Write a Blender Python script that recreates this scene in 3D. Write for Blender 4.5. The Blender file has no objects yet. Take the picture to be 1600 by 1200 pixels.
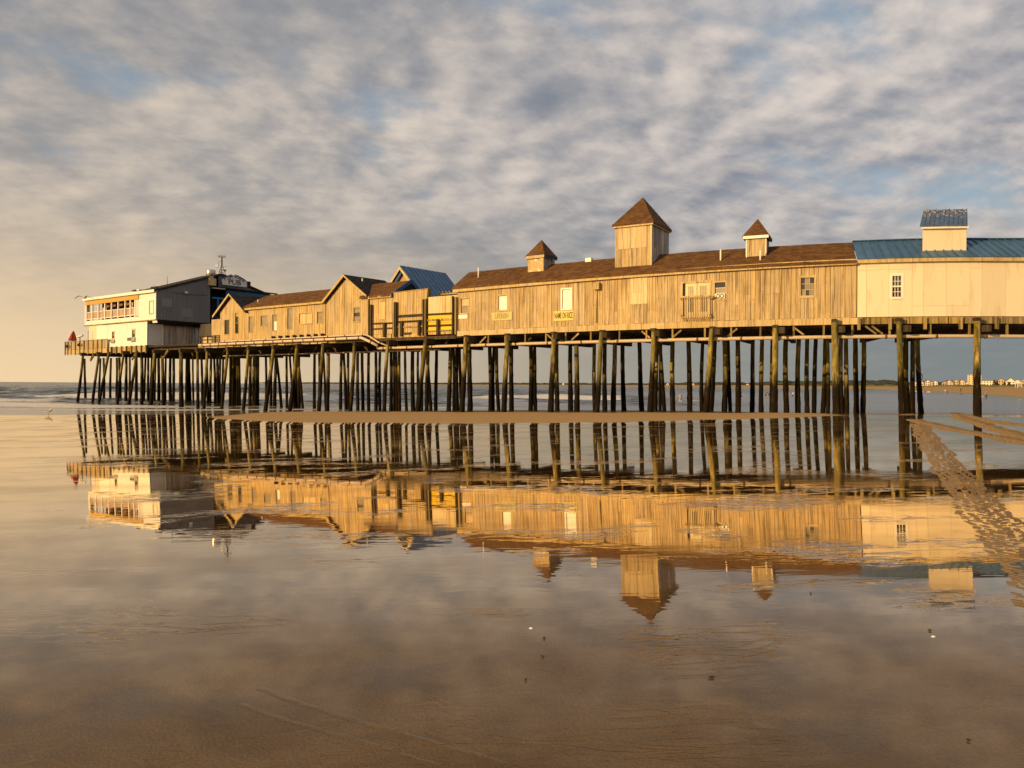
import bpy, bmesh, math, random
import numpy as np
from mathutils import Vector, Matrix, Euler

random.seed(11)
rnd = random.Random(5)
sc = bpy.context.scene
COL = sc.collection

# ---------------------------------------------------------------- camera
F = 1250.0            # focal length in photograph pixels (1600 wide)
ROLL = 0.0065
CY = 601.55           # horizon row at the picture's centre column
CAMZ = 1.7
cam_data = bpy.data.cameras.new('camera')
cam = bpy.data.objects.new('camera', cam_data)
COL.objects.link(cam)
cam_data.sensor_width = 36.0
cam_data.lens = 36.0 * F / 1600.0
cam_data.shift_y = (CY - 600.0) / 1600.0
cam_data.clip_start = 0.1
cam_data.clip_end = 20000.0
cr, sr = math.cos(ROLL), math.sin(ROLL)
cam.matrix_world = Matrix(((cr, -sr, 0, 0), (0, 0, -1, 0), (sr, cr, 0, CAMZ), (0, 0, 0, 1)))
sc.camera = cam

# ---------------------------------------------------------------- light
SUN_DIR = Vector((-0.80, -0.60, 0.0)).normalized()
SUN_EL = math.radians(13.0)
sun_data = bpy.data.lights.new('sun', 'SUN')
sun_data.energy = 5.0
sun_data.angle = math.radians(0.6)
sun_data.color = (1.0, 0.645, 0.25)
sun = bpy.data.objects.new('sun', sun_data)
COL.objects.link(sun)
to_sun = Vector((SUN_DIR.x * math.cos(SUN_EL), SUN_DIR.y * math.cos(SUN_EL), math.sin(SUN_EL)))
sun.rotation_euler = to_sun.to_track_quat('Z', 'Y').to_euler()

sc.view_settings.view_transform = 'Standard'
sc.view_settings.look = 'None'
sc.view_settings.exposure = 0.0
sc.view_settings.gamma = 1.0
sc.view_settings.use_curve_mapping = False
sc.render.engine = 'CYCLES'
sc.cycles.max_bounces = 6
sc.cycles.use_denoising = True


# ---------------------------------------------------------------- node helper
class NT:
    def __init__(self, tree):
        self.t = tree
        tree.nodes.clear()

    def node(self, typ, **kw):
        n = self.t.nodes.new(typ)
        for k, v in kw.items():
            setattr(n, k, v)
        return n

    def put(self, sock, v):
        if v is None:
            return
        if isinstance(v, bpy.types.NodeSocket):
            self.t.links.new(v, sock)
        else:
            if sock.type == 'RGBA' and len(v) == 3:
                v = (*v, 1.0)
            sock.default_value = v

    def math(self, op, a, b=None, c=None, clamp=False):
        n = self.node('ShaderNodeMath', operation=op)
        n.use_clamp = clamp
        self.put(n.inputs[0], a)
        if b is not None: self.put(n.inputs[1], b)
        if c is not None: self.put(n.inputs[2], c)
        return n.outputs[0]

    def vmath(self, op, a, b=None, s=None):
        n = self.node('ShaderNodeVectorMath', operation=op)
        self.put(n.inputs[0], a)
        if b is not None: self.put(n.inputs[1], b)
        if s is not None: self.put(n.inputs['Scale'], s)
        return n.outputs['Value'] if op in ('DOT_PRODUCT', 'LENGTH', 'DISTANCE') else n.outputs[0]

    def sep(self, v):
        n = self.node('ShaderNodeSeparateXYZ'); self.put(n.inputs[0], v)
        return n.outputs

    def comb(self, x, y, z):
        n = self.node('ShaderNodeCombineXYZ')
        for i, v in enumerate((x, y, z)): self.put(n.inputs[i], v)
        return n.outputs[0]

    def noise(self, vec, scale=1.0, detail=4.0, rough=0.5, dist=0.0):
        n = self.node('ShaderNodeTexNoise')
        self.put(n.inputs['Vector'], vec)
        self.put(n.inputs['Scale'], scale); self.put(n.inputs['Detail'], detail)
        self.put(n.inputs['Roughness'], rough); self.put(n.inputs['Distortion'], dist)
        return n.outputs[0]

    def mapr(self, v, a, b, c=0.0, d=1.0, smooth=True):
        n = self.node('ShaderNodeMapRange', interpolation_type='SMOOTHSTEP' if smooth else 'LINEAR')
        n.clamp = True
        self.put(n.inputs[0], v)
        for i, x in enumerate((a, b, c, d)): self.put(n.inputs[i + 1], x)
        return n.outputs[0]

    def mix(self, f, a, b, blend='MIX'):
        n = self.node('ShaderNodeMix', data_type='RGBA', blend_type=blend)
        self.put(n.inputs[0], f); self.put(n.inputs[6], a); self.put(n.inputs[7], b)
        return n.outputs[2]

    def ramp(self, v, stops):
        n = self.node('ShaderNodeValToRGB')
        e = n.color_ramp.elements
        while len(e) < len(stops): e.new(0.5)
        for el, (p, c) in zip(e, stops):
            el.position = p
            el.color = (*c, 1.0) if len(c) == 3 else c
        self.put(n.inputs[0], v)
        return n.outputs[0]

    def bump(self, h, strength=0.3, distance=0.02, normal=None):
        n = self.node('ShaderNodeBump')
        self.put(n.inputs['Strength'], strength); self.put(n.inputs['Distance'], distance)
        self.put(n.inputs['Height'], h)
        if normal is not None: self.put(n.inputs['Normal'], normal)
        return n.outputs[0]

    def pos(self):
        return self.node('ShaderNodeNewGeometry').outputs['Position']

    def rand(self):
        return self.node('ShaderNodeObjectInfo').outputs['Random']

    def surf(self, color, rough=0.8, normal=None, spec=0.3, metallic=0.0):
        p = self.node('ShaderNodeBsdfPrincipled')
        self.put(p.inputs['Base Color'], color); self.put(p.inputs['Roughness'], rough)
        self.put(p.inputs['Specular IOR Level'], spec); self.put(p.inputs['Metallic'], metallic)
        if normal is not None: self.put(p.inputs['Normal'], normal)
        o = self.node('ShaderNodeOutputMaterial')
        self.t.links.new(p.outputs[0], o.inputs[0])
        return p


def material(name):
    m = bpy.data.materials.new(name)
    m.use_nodes = True
    return m, NT(m.node_tree)


# ---------------------------------------------------------------- sky
world = bpy.data.worlds.new('World')
sc.world = world
world.use_nodes = True
w = NT(world.node_tree)
SKY = 0.1
d = w.node('ShaderNodeTexCoord').outputs['Generated']
dx_, dy_, dz_ = w.sep(d)
sky = w.node('ShaderNodeTexSky', sky_type='NISHITA')
sky.sun_disc = False
sky.sun_elevation = SUN_EL
sky.sun_rotation = math.atan2(SUN_DIR.x, SUN_DIR.y)
sky.air_density = 1.2
sky.dust_density = 1.5
zc = w.math('MAXIMUM', dz_, 0.0)
den = w.math('ADD', zc, 0.24)
px = w.math('DIVIDE', dx_, den)
py = w.math('DIVIDE', dy_, den)
p = w.comb(px, py, 0.0)
# the sheet drifts along a diagonal: stretch it that way
rot = w.node('ShaderNodeVectorRotate', rotation_type='Z_AXIS')
w.put(rot.inputs['Vector'], p); rot.inputs['Angle'].default_value = math.radians(-28)
q = w.vmath('MULTIPLY', rot.outputs[0], (0.90, 1.0, 1.0))
q = w.vmath('ADD', q, (7.7, 14.2, 0.0))
sunv = (SUN_DIR.x, SUN_DIR.y, 0.0)
def cloudn(vec):
    a = w.noise(vec, 0.95, 4.0, 0.55, 0.2)
    b = w.noise(w.vmath('ADD', vec, (9.0, 4.0, 0.0)), 2.8, 9.0, 0.57, 0.1)
    return w.math('ADD', w.math('MULTIPLY', a, 0.62), w.math('MULTIPLY', b, 0.38))
rot2 = w.node('ShaderNodeVectorRotate', rotation_type='Z_AXIS')
rot2.inputs['Vector'].default_value = (SUN_DIR.x * 0.05, SUN_DIR.y * 0.05, 0.0)
rot2.inputs['Angle'].default_value = math.radians(-28)
qs = w.vmath('ADD', q, w.vmath('MULTIPLY', rot2.outputs[0], (0.90, 1.0, 1.0)))
n0 = cloudn(q)
n1 = cloudn(qs)
cover = w.mapr(n0, 0.345, 0.455)
lit = w.math('ADD', w.math('MULTIPLY', w.math('SUBTRACT', n0, n1), 7.0), 0.50)
thick = w.mapr(n0, 0.46, 0.64)
lit = w.math('SUBTRACT', lit, w.math('MULTIPLY', thick, 0.30))
lit = w.math('ADD', lit, w.math('MULTIPLY', w.math('SUBTRACT', w.noise(q, 0.55, 3.0, 0.5), 0.5), 2.0))
lit = w.mapr(lit, -0.06, 1.14)
# towards the sun's side of the sky everything is warmer
hl = w.math('SQRT', w.math('ADD', w.math('MULTIPLY', dx_, dx_), w.math('MULTIPLY', dy_, dy_)))
hl = w.math('MAXIMUM', hl, 0.02)
az = w.math('DIVIDE', w.math('ADD', w.math('MULTIPLY', dx_, SUN_DIR.x), w.math('MULTIPLY', dy_, SUN_DIR.y)), hl)
warm = w.mapr(az, -0.98, -0.05)
shade_c = w.mix(warm, (0.205, 0.235, 0.295), (0.265, 0.275, 0.295))
light_c = w.mix(warm, (0.78, 0.69, 0.62), (0.74, 0.62, 0.50))
cloud_c = w.mix(lit, shade_c, light_c)
clear_c = w.mix(0.6, w.vmath('SCALE', sky.outputs[0], s=SKY), (0.33, 0.46, 0.60))
sky_c = w.mix(cover, clear_c, cloud_c)
hz_c = w.mix(warm, (0.205, 0.235, 0.235), (0.90, 0.66, 0.385))
mid_c = w.mix(warm, (0.25, 0.275, 0.29), (0.57, 0.46, 0.335))
lowf = w.mapr(dz_, 0.0, 0.30, 1.0, 0.0)
sky_c = w.mix(w.math('MULTIPLY', lowf, w.mapr(warm, 0.0, 1.0, 0.42, 0.85)), sky_c, mid_c)
hzf = w.mapr(dz_, -0.01, 0.21, 1.0, 0.0)
sky_c = w.mix(w.math('MULTIPLY', hzf, 0.95), sky_c, hz_c)
bg = w.node('ShaderNodeBackground')
w.put(bg.inputs[0], w.vmath('SCALE', sky_c, s=1.0 / SKY))
bg.inputs[1].default_value = SKY
wo = w.node('ShaderNodeOutputWorld')
w.t.links.new(bg.outputs[0], wo.inputs[0])

# ---------------------------------------------------------------- measuring: photograph pixel -> place on the pier
def ray(x, y):
    a = (x - 800.0) / F; b = -(y - CY) / F
    return a * cr - b * sr, 1.0, a * sr + b * cr

DECK = 5.2
_meas = [(167, 543), (232, 540), (348, 534), (440, 530), (542, 525.5), (640, 521), (735, 516), (915, 507), (1140, 500), (1338, 497.3), (1600, 494)]
_pts = []
for _x, _y in _meas:
    a, b, c = ray(_x, _y)
    t = (DECK - CAMZ) / c
    _pts.append((a * t, t))
_pts = np.array(_pts)
_cf = np.polyfit(_pts[:, 0], _pts[:, 1], 4)
_X = np.arange(-75, 60, 0.05)
_lo, _hi = _pts[0, 0], _pts[-1, 0]
_Xc = np.clip(_X, _lo, _hi)
_Y = np.polyval(_cf, _Xc)
_dc = np.polyder(_cf)
_Y = _Y + np.where(_X < _lo, (_X - _lo) * np.polyval(_dc, _lo + 4), 0) + np.where(_X > _hi, (_X - _hi) * np.polyval(_dc, _hi - 3), 0)
_U = np.concatenate([[0], np.cumsum(np.hypot(np.diff(_X), np.diff(_Y)))])
_U -= np.interp(0, _X, _U)
_TX = np.gradient(_X, _U); _TY = np.gradient(_Y, _U)
_k = np.ones(81) / 81
_TX = np.convolve(np.pad(_TX, 40, 'edge'), _k, 'valid'); _TY = np.convolve(np.pad(_TY, 40, 'edge'), _k, 'valid')

def W(u, dd, z):
    """Point at arc length u along the pier front, dd metres behind the front, height z."""
    x = np.interp(u, _U, _X); y = np.interp(u, _U, _Y)
    tx = np.interp(u, _U, _TX); ty = np.interp(u, _U, _TY)
    l = math.hypot(tx, ty)
    return (x - ty / l * dd, y + tx / l * dd, z)

def at(x, y, dd=0.0):
    """Arc length and height of the point dd behind the front that shows at photograph pixel x, y."""
    a, b, c = ray(x, y)
    l = np.hypot(_TX, _TY)
    qx = _X - _TY / l * dd; qy = _Y + _TX / l * dd
    g = qx - a * qy
    i = np.where((g[:-1] < 0) & (g[1:] >= 0))[0]
    i = i[len(i) // 2] if len(i) else 0
    f = -g[i] / (g[i + 1] - g[i])
    u = _U[i] + f * (_U[i + 1] - _U[i])
    yy = qy[i] + f * (qy[i + 1] - qy[i])
    return u, CAMZ + c * yy

def uu(x, dd=0.0, y=500): return at(x, y, dd)[0]
def zz(x, y, dd=0.0): return at(x, y, dd)[1]

def heading(u):
    return math.atan2(np.interp(u, _U, _TY), np.interp(u, _U, _TX))

# ---------------------------------------------------------------- mesh helper
WM = {}

class B:
    def __init__(self): self.v = []; self.f = []
    def add(self, pts, faces):
        n = len(self.v)
        self.v.extend([tuple(q) for q in pts]); self.f.extend([tuple(i + n for i in f) for f in faces])
    def hexa(self, p):
        """8 points: bottom ring 0-3, top ring 4-7"""
        self.add(p, [(0, 3, 2, 1), (4, 5, 6, 7), (0, 1, 5, 4), (1, 2, 6, 5), (2, 3, 7, 6), (3, 0, 4, 7)])
    def box(self, c, s, rz=0.0):
        cx, cy, cz = c; hx, hy, hz = s[0] / 2, s[1] / 2, s[2] / 2
        co, si = math.cos(rz), math.sin(rz)
        pts = []
        for z in (-hz, hz):
            for x, y in ((-hx, -hy), (hx, -hy), (hx, hy), (-hx, hy)):
                pts.append((cx + x * co - y * si, cy + x * si + y * co, cz + z))
        self.hexa(pts)
    def ubox(self, u0, u1, d0, d1, z0, z1, step=1.6, z0b=None, z1b=None):
        n = max(1, int(math.ceil(abs(u1 - u0) / step)))
        z0b = z0 if z0b is None else z0b; z1b = z1 if z1b is None else z1b
        rings = []
        for i in range(n + 1):
            t = i / n; u = u0 + (u1 - u0) * t
            a = z0 + (z0b - z0) * t; b = z1 + (z1b - z1) * t
            rings.append([W(u, d0, a), W(u, d1, a), W(u, d1, b), W(u, d0, b)])
        self.rings(rings)
    def rings(self, rings, closed=True, caps=True):
        m = len(rings[0]); pts = [q for r in rings for q in r]; fs = []
        for i in range(len(rings) - 1):
            for j in range(m if closed else m - 1):
                k = (j + 1) % m
                fs.append((i * m + j, i * m + k, (i + 1) * m + k, (i + 1) * m + j))
        if caps and closed:
            fs.append(tuple(range(m - 1, -1, -1))); fs.append(tuple((len(rings) - 1) * m + j for j in range(m)))
        self.add(pts, fs)
    def tube(self, path, radii, n=8):
        path = [Vector(q) for q in path]
        if not hasattr(radii, '__len__'): radii = [radii] * len(path)
        rings = []
        for i, q in enumerate(path):
            t = (path[min(i + 1, len(path) - 1)] - path[max(i - 1, 0)]).normalized()
            ref = Vector((0, 0, 1)) if abs(t.z) < 0.9 else Vector((1, 0, 0))
            a = t.cross(ref).normalized(); b = t.cross(a)
            rings.append([q + (a * math.cos(2 * math.pi * k / n) + b * math.sin(2 * math.pi * k / n)) * radii[i] for k in range(n)])
        self.rings(rings)
    def beam(self, p0, p1, wdt, hgt):
        p0, p1 = Vector(p0), Vector(p1)
        t = (p1 - p0).normalized()
        ref = Vector((0, 0, 1)) if abs(t.z) < 0.9 else Vector((0.8, -0.6, 0))
        a = t.cross(ref).normalized() * wdt / 2; b = a.cross(t).normalized() * hgt / 2
        self.rings([[q - a - b, q + a - b, q + a + b, q - a + b] for q in (p0, p1)])
    def build(self, name, mat, parent=None, smooth=False):
        me = bpy.data.meshes.new(name)
        me.from_pydata([tuple(map(float, q)) for q in self.v], [], self.f)
        me.update()
        if mat: me.materials.append(mat)
        if smooth: me.polygons.foreach_set('use_smooth', [True] * len(me.polygons))
        return link(name, me, parent)

def link(name, me, parent=None):
    o = bpy.data.objects.new(name, me)
    COL.objects.link(o)
    WM[o] = Matrix.Identity(4)
    if parent is not None:
        o.parent = parent
        o.matrix_parent_inverse = WM[parent].inverted()
    return o

def tag(o, label, cat, group=None, kind=None):
    if label: o['label'] = label
    if cat: o['category'] = cat
    if group: o['group'] = group
    if kind: o['kind'] = kind
    return o

def thing(name, label, cat, loc=(0, 0, 0), group=None):
    o = bpy.data.objects.new(name, None)
    COL.objects.link(o)
    o.location = loc
    o.empty_display_size = 0.3
    WM[o] = Matrix.Translation(Vector(loc))
    return tag(o, label, cat, group)

def recenter(o):
    """Put a world-built top-level mesh's origin at its base."""
    me = o.data
    co = np.empty(len(me.vertices) * 3); me.vertices.foreach_get('co', co); co = co.reshape(-1, 3)
    c = np.array([co[:, 0].mean(), co[:, 1].mean(), co[:, 2].min()])
    me.vertices.foreach_set('co', (co - c).ravel()); me.update()
    o.location = c
    WM[o] = Matrix.Translation(Vector(c))
    return o

# ---------------------------------------------------------------- materials
def wood_mat(name, cols, grain=14.0, stain=0.5, rough=0.85, var=0.35, weather=0.0):
    m, t = material(name)
    r = t.rand(); p = t.pos()
    off = t.comb(t.math('MULTIPLY', r, 37.0), t.math('MULTIPLY', r, 91.0), t.math('MULTIPLY', r, 53.0))
    v = t.vmath('ADD', t.vmath('MULTIPLY', p, (grain * 1.6, grain * 1.6, 0.45)), off)
    g = t.noise(v, 1.0, 6.0, 0.65, 0.15)
    big = t.noise(t.vmath('ADD', t.vmath('MULTIPLY', p, (1.2, 1.2, 0.5)), off), 1.0, 3.0, 0.55)
    c = t.ramp(t.math('ADD', t.math('MULTIPLY', g, 0.75), t.math('MULTIPLY', big, 0.25)), [(0.30, cols[0]), (0.48, cols[1]), (0.62, cols[2])])
    hsv = t.node('ShaderNodeHueSaturation')
    r2 = t.math('FRACT', t.math('MULTIPLY', r, 17.3))
    t.put(hsv.inputs['Value'], t.mapr(r, 0, 1, 1 - var, 1 + var * 0.55, False))
    t.put(hsv.inputs['Saturation'], t.mapr(r2, 0, 1, 0.82, 1.1, False))
    t.put(hsv.inputs['Color'], c)
    st = t.noise(t.vmath('ADD', t.vmath('MULTIPLY', p, (9.0, 9.0, 0.42)), off), 1.0, 5.0, 0.62, 0.2)
    st = t.mapr(st, 0.50, 0.66)
    c2 = t.mix(t.math('MULTIPLY', st, stain), hsv.outputs[0], tuple(x * 0.28 for x in cols[0]))
    gw = t.noise(t.vmath('MULTIPLY', p, (0.7, 0.7, 0.9)), 1.0, 6.0, 0.68, 0.4)
    c2 = t.mix(t.math('MULTIPLY', t.mapr(gw, 0.46, 0.68), 0.42 * weather), c2, (0.27, 0.205, 0.125))
    t.surf(c2, rough, t.bump(g, 0.5, 0.006), 0.2)
    return m

PLANK = wood_mat('weathered_plank', ((0.22, 0.155, 0.08), (0.47, 0.345, 0.18), (0.62, 0.475, 0.27)), 12.0, 0.62, var=0.10, weather=1.0)
PLANK2 = wood_mat('honey_plank', ((0.30, 0.20, 0.085), (0.50, 0.36, 0.17), (0.60, 0.46, 0.24)), 12.0, 0.55, var=0.10, weather=0.8)
PLY = wood_mat('plywood', ((0.48, 0.36, 0.18), (0.62, 0.48, 0.26), (0.70, 0.56, 0.33)), 5.0, 0.55, var=0.15)
TRIM = wood_mat('trim_board', ((0.36, 0.26, 0.12), (0.52, 0.39, 0.19), (0.60, 0.46, 0.25)), 4.0, 0.45, var=0.18)
GREYWOOD = wood_mat('grey_plank', ((0.16, 0.14, 0.125), (0.36, 0.32, 0.29), (0.55, 0.5, 0.46)), 10.0, 0.7)
BEAM = wood_mat('timber_beam', ((0.10, 0.07, 0.025), (0.26, 0.19, 0.07), (0.42, 0.31, 0.12)), 5.0, 0.8)
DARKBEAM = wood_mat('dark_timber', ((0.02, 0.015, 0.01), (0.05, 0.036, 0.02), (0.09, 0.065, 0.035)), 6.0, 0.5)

def simple(name, col, rough=0.6, noise=0.12, scale=3.0, spec=0.3, metallic=0.0, bump=0.0):
    m, t = material(name)
    p = t.pos()
    n = t.noise(p, scale, 5.0, 0.6)
    c = t.mix(t.mapr(n, 0.3, 0.7), tuple(x * (1 - noise) for x in col), tuple(min(1, x * (1 + noise)) for x in col))
    t.surf(c, rough, t.bump(n, bump, 0.01) if bump else None, spec, metallic)
    return m

def dirty_paint(name, col, dirt, amount=0.5, streak=(3.0, 3.0, 0.6), rough=0.55):
    m, t = material(name)
    p = t.pos(); r = t.rand()
    off = t.comb(t.math('MULTIPLY', r, 31.0), t.math('MULTIPLY', r, 77.0), 0.0)
    n = t.noise(t.vmath('ADD', t.vmath('MULTIPLY', p, streak), off), 1.0, 6.0, 0.65, 0.6)
    hsv = t.node('ShaderNodeHueSaturation')
    t.put(hsv.inputs['Value'], t.mapr(r, 0, 1, 0.93, 1.04, False)); t.put(hsv.inputs['Color'], (*col, 1))
    c = t.mix(t.math('MULTIPLY', t.mapr(n, 0.5, 0.75), amount), hsv.outputs[0], dirt)
    t.surf(c, rough, t.bump(n, 0.1, 0.004), 0.3)
    return m

SIDING = dirty_paint('white_siding', (0.76, 0.74, 0.70), (0.45, 0.36, 0.22), 0.35)
SIDEGREY = dirty_paint('pale_siding', (0.62, 0.60, 0.60), (0.35, 0.3, 0.26), 0.3)
CREAM = dirty_paint('cream_panel', (0.74, 0.645, 0.48), (0.40, 0.31, 0.18), 0.45, (2.6, 2.6, 0.45))
CLAD = dirty_paint('grey_cladding', (0.15, 0.15, 0.165), (0.09, 0.09, 0.10), 0.6, (2, 2, 0.5), 0.7)
PATCH = dirty_paint('patch_panel', (0.20, 0.195, 0.20), (0.13, 0.13, 0.13), 0.4, rough=0.7)
WHITE = dirty_paint('white_paint', (0.80, 0.78, 0.72), (0.5, 0.4, 0.25), 0.25)
YELLOW = dirty_paint('yellow_paint', (0.72, 0.50, 0.035), (0.35, 0.22, 0.03), 0.45, (3, 3, 3), 0.3)
YELBEAM = dirty_paint('ochre_board', (0.55, 0.34, 0.07), (0.28, 0.17, 0.05), 0.6, (2, 2, 2))
BLUETRIM = dirty_paint('blue_trim', (0.02, 0.085, 0.21), (0.02, 0.04, 0.08), 0.5)
BLUEPAINT = dirty_paint('blue_paint', (0.02, 0.15, 0.38), (0.02, 0.06, 0.14), 0.4)
PINK = simple('pink_screen', (0.42, 0.29, 0.22), 0.7)
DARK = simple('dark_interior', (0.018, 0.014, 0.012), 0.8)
DARKRED = simple('maroon_boards', (0.05, 0.025, 0.018), 0.7)
STEEL = simple('galvanised', (0.55, 0.53, 0.50), 0.35, metallic=0.85)
IRON = simple('dark_iron', (0.05, 0.045, 0.04), 0.5)
PIPE = dirty_paint('pipe_tan', (0.50, 0.41, 0.29), (0.26, 0.17, 0.09), 0.6, (5, 5, 5))
PIPEPALE = dirty_paint('pipe_pale', (0.60, 0.50, 0.40), (0.3, 0.2, 0.13), 0.4, (5, 5, 5))
RUST = simple('rust', (0.16, 0.06, 0.025), 0.8, 0.4, 8)
CURTAIN = simple('bright_blind', (0.82, 0.80, 0.74), 0.6, 0.05)
DOORCREAM = dirty_paint('door_cream', (0.66, 0.56, 0.34), (0.4, 0.3, 0.15), 0.4)
BLACKLET = simple('lettering', (0.02, 0.02, 0.025), 0.6)
REDCLOTH = simple('red_cloth', (0.26, 0.018, 0.018), 0.8, 0.3, 4)

m, t = material('window_glass')
t.surf(t.mix(t.noise(t.pos(), 1.3, 3.0), (0.02, 0.022, 0.025), (0.07, 0.065, 0.055)), 0.06, None, 0.8)
GLASS = m
m, t = material('dusty_glass')
n = t.noise(t.pos(), 2.0, 4.0)
t.surf(t.mix(n, (0.16, 0.13, 0.085), (0.40, 0.34, 0.24)), 0.25, None, 0.5)
DUSTY = m

def roof_mat(name, cols, moss):
    m, t = material(name)
    p = t.pos()
    n = t.noise(p, 2.2, 6.0, 0.7, 0.3)
    vo = t.node('ShaderNodeTexVoronoi'); t.put(vo.inputs['Vector'], t.vmath('MULTIPLY', p, (3.5, 3.5, 9.0))); vo.inputs['Scale'].default_value = 1.0
    f = t.math('ADD', t.math('MULTIPLY', n, 0.6), t.math('MULTIPLY', t.sep(vo.outputs['Color'])[0], 0.4))
    c = t.ramp(f, [(0.25, cols[0]), (0.5, cols[1]), (0.72, cols[2])])
    mo = t.mapr(t.noise(p, 0.9, 5.0, 0.65), 0.58, 0.72)
    c = t.mix(t.math('MULTIPLY', mo, 0.6), c, moss)
    dk = t.mapr(t.noise(t.vmath('MULTIPLY', p, (0.6, 0.6, 2.2)), 1.0, 6.0, 0.7, 0.3), 0.56, 0.68)
    c = t.mix(t.math('MULTIPLY', dk, 0.55), c, tuple(x * 0.4 for x in cols[0]))
    t.surf(c, 0.9, t.bump(f, 0.5, 0.02), 0.2)
    return m
SHINGLE = roof_mat('brown_shingle', ((0.072, 0.036, 0.015), (0.108, 0.054, 0.022), (0.15, 0.078, 0.033)), (0.14, 0.085, 0.03))
DKROOF = roof_mat('charcoal_shingle', ((0.02, 0.018, 0.017), (0.035, 0.03, 0.028), (0.06, 0.05, 0.045)), (0.04, 0.035, 0.03))

m, t = material('blue_metal')
p = t.pos()
n = t.noise(t.vmath('MULTIPLY', p, (2, 2, 2)), 1.0, 5.0, 0.6)
r = t.rand()
c = t.mix(t.mapr(n, 0.3, 0.7), (0.042, 0.115, 0.22), (0.062, 0.145, 0.275))
hsv = t.node('ShaderNodeHueSaturation'); t.put(hsv.inputs['Color'], c); t.put(hsv.inputs['Value'], t.mapr(r, 0, 1, 0.85, 1.15, False))
t.surf(hsv.outputs[0], 0.38, None, 0.4, 0.25)
BLUEMETAL = m
m, t = material('worn_blue_metal')
p = t.pos()
n = t.noise(t.vmath('MULTIPLY', p, (9, 9, 2.2)), 1.0, 6.0, 0.7)
hz = t.sep(p)[2]
wear = t.math('MULTIPLY', t.mapr(n, 0.50, 0.60), t.mapr(hz, 10.0, 10.75, 0.12, 1.0))
c = t.mix(wear, t.mix(t.noise(p, 3.0), (0.04, 0.09, 0.20), (0.065, 0.125, 0.25)), (0.62, 0.50, 0.36))
t.surf(c, 0.5, None, 0.3, 0.1)
WORNBLUE = m

# peeling white paint over plywood
m, t = material('peeling_paint')
p = t.pos()
n = t.noise(t.vmath('MULTIPLY', p, (3.2, 3.2, 5.0)), 1.0, 5.0, 0.7, 0.8)
c = t.mix(t.mapr(n, 0.55, 0.59), (0.50, 0.37, 0.19), (0.82, 0.78, 0.68))
t.surf(c, 0.8, t.bump(n, 0.3, 0.01), 0.2)
PEEL = m

# piling: pale ochre above the tide line, algae, black-brown below
def pile_material(name, top_s, bot_s):
  m, t = material(name)
  p = t.pos(); r = t.rand()
  off = t.comb(t.math('MULTIPLY', r, 40.0), t.math('MULTIPLY', r, 83.0), t.math('MULTIPLY', r, 21.0))
  n = t.noise(t.vmath('ADD', t.vmath('MULTIPLY', p, (7, 7, 1.3)), off), 1.0, 6.0, 0.65, 0.4)
  nb = t.noise(t.vmath('ADD', t.vmath('MULTIPLY', p, (1.5, 1.5, 0.8)), off), 1.0, 3.0, 0.5)
  z = t.sep(p)[2]
  zt = t.math('ADD', z, t.math('ADD', t.math('MULTIPLY', t.math('SUBTRACT', n, 0.5), 1.3), t.math('MULTIPLY', t.math('SUBTRACT', r, 0.5), 0.9)))
  top = t.ramp(n, [(0.32, tuple(top_s * q for q in (0.05, 0.04, 0.012))), (0.5, tuple(top_s * q for q in (0.21, 0.165, 0.05))), (0.66, tuple(top_s * q for q in (0.42, 0.33, 0.12)))])
  top = t.mix(t.math('MULTIPLY', t.mapr(nb, 0.45, 0.65), 0.6), top, tuple(top_s * q for q in (0.10, 0.10, 0.025)))
  hsv = t.node('ShaderNodeHueSaturation'); t.put(hsv.inputs['Color'], top); t.put(hsv.inputs['Value'], t.mapr(t.math('FRACT', t.math('MULTIPLY', r, 9.7)), 0, 1, 0.55, 1.1, False))
  bot = t.ramp(n, [(0.32, tuple(bot_s * q for q in (0.008, 0.006, 0.004))), (0.56, tuple(bot_s * q for q in (0.013, 0.009, 0.005))), (0.74, tuple(bot_s * q for q in (0.06, 0.038, 0.014)))])
  c = t.mix(t.mapr(zt, 1.9, 3.0), bot, hsv.outputs[0])
  t.surf(c, 0.8, t.bump(n, 0.9, 0.03), 0.08)
  return m
PILE = pile_material('piling_timber', 1.0, 1.0)
PILE_SHADED = pile_material('shaded_piling', 0.42, 0.6)  # darker copy for back-row piles: under-deck shade put into the colour

# ================================================================ LARGE STRUCTURE
def sstep(x, a, b):
    t = np.clip((x - a) / (b - a), 0, 1); return t * t * (3 - 2 * t)
def smin(a, b, k): return 0.5 * (a + b - np.sqrt((a - b) ** 2 + k))
def smax(a, b, k): return 0.5 * (a + b + np.sqrt((a - b) ** 2 + k))

SEA = -0.5
COAST = np.array([(45, 62), (62, 95), (80, 125), (128, 220), (215, 423), (278, 575), (335, 800), (313, 900), (262, 1100), (180, 2300), (-320, 4000), (-1140, 5600), (-2300, 7000)], float)
def coast_dist(X, Y):
    """Signed distance to the far beach's waterline, positive on land (to the right / beyond)."""
    best = np.full(X.shape, 1e9); sg = np.ones(X.shape)
    for (ax, ay), (bx, by) in zip(COAST[:-1], COAST[1:]):
        vx, vy = bx - ax, by - ay
        L2 = vx * vx + vy * vy
        t = np.clip(((X - ax) * vx + (Y - ay) * vy) / L2, 0, 1)
        ddx = X - ax - t * vx; ddy = Y - ay - t * vy
        dd = np.hypot(ddx, ddy)
        cross = vx * (Y - ay) - vy * (X - ax)
        m_ = dd < best
        best = np.where(m_, dd, best); sg = np.where(m_, np.where(cross < 0, 1.0, -1.0), sg)
    return best * sg
_SX = [-200, -36, -26, -18, 2, 12, 22, 30, 45, 62, 400]
_SY = [54, 56, 58, 64, 71, 72, 70, 70, 70, 95, 560]
def shoreY(X): return np.interp(X, _SX, _SY)

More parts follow.
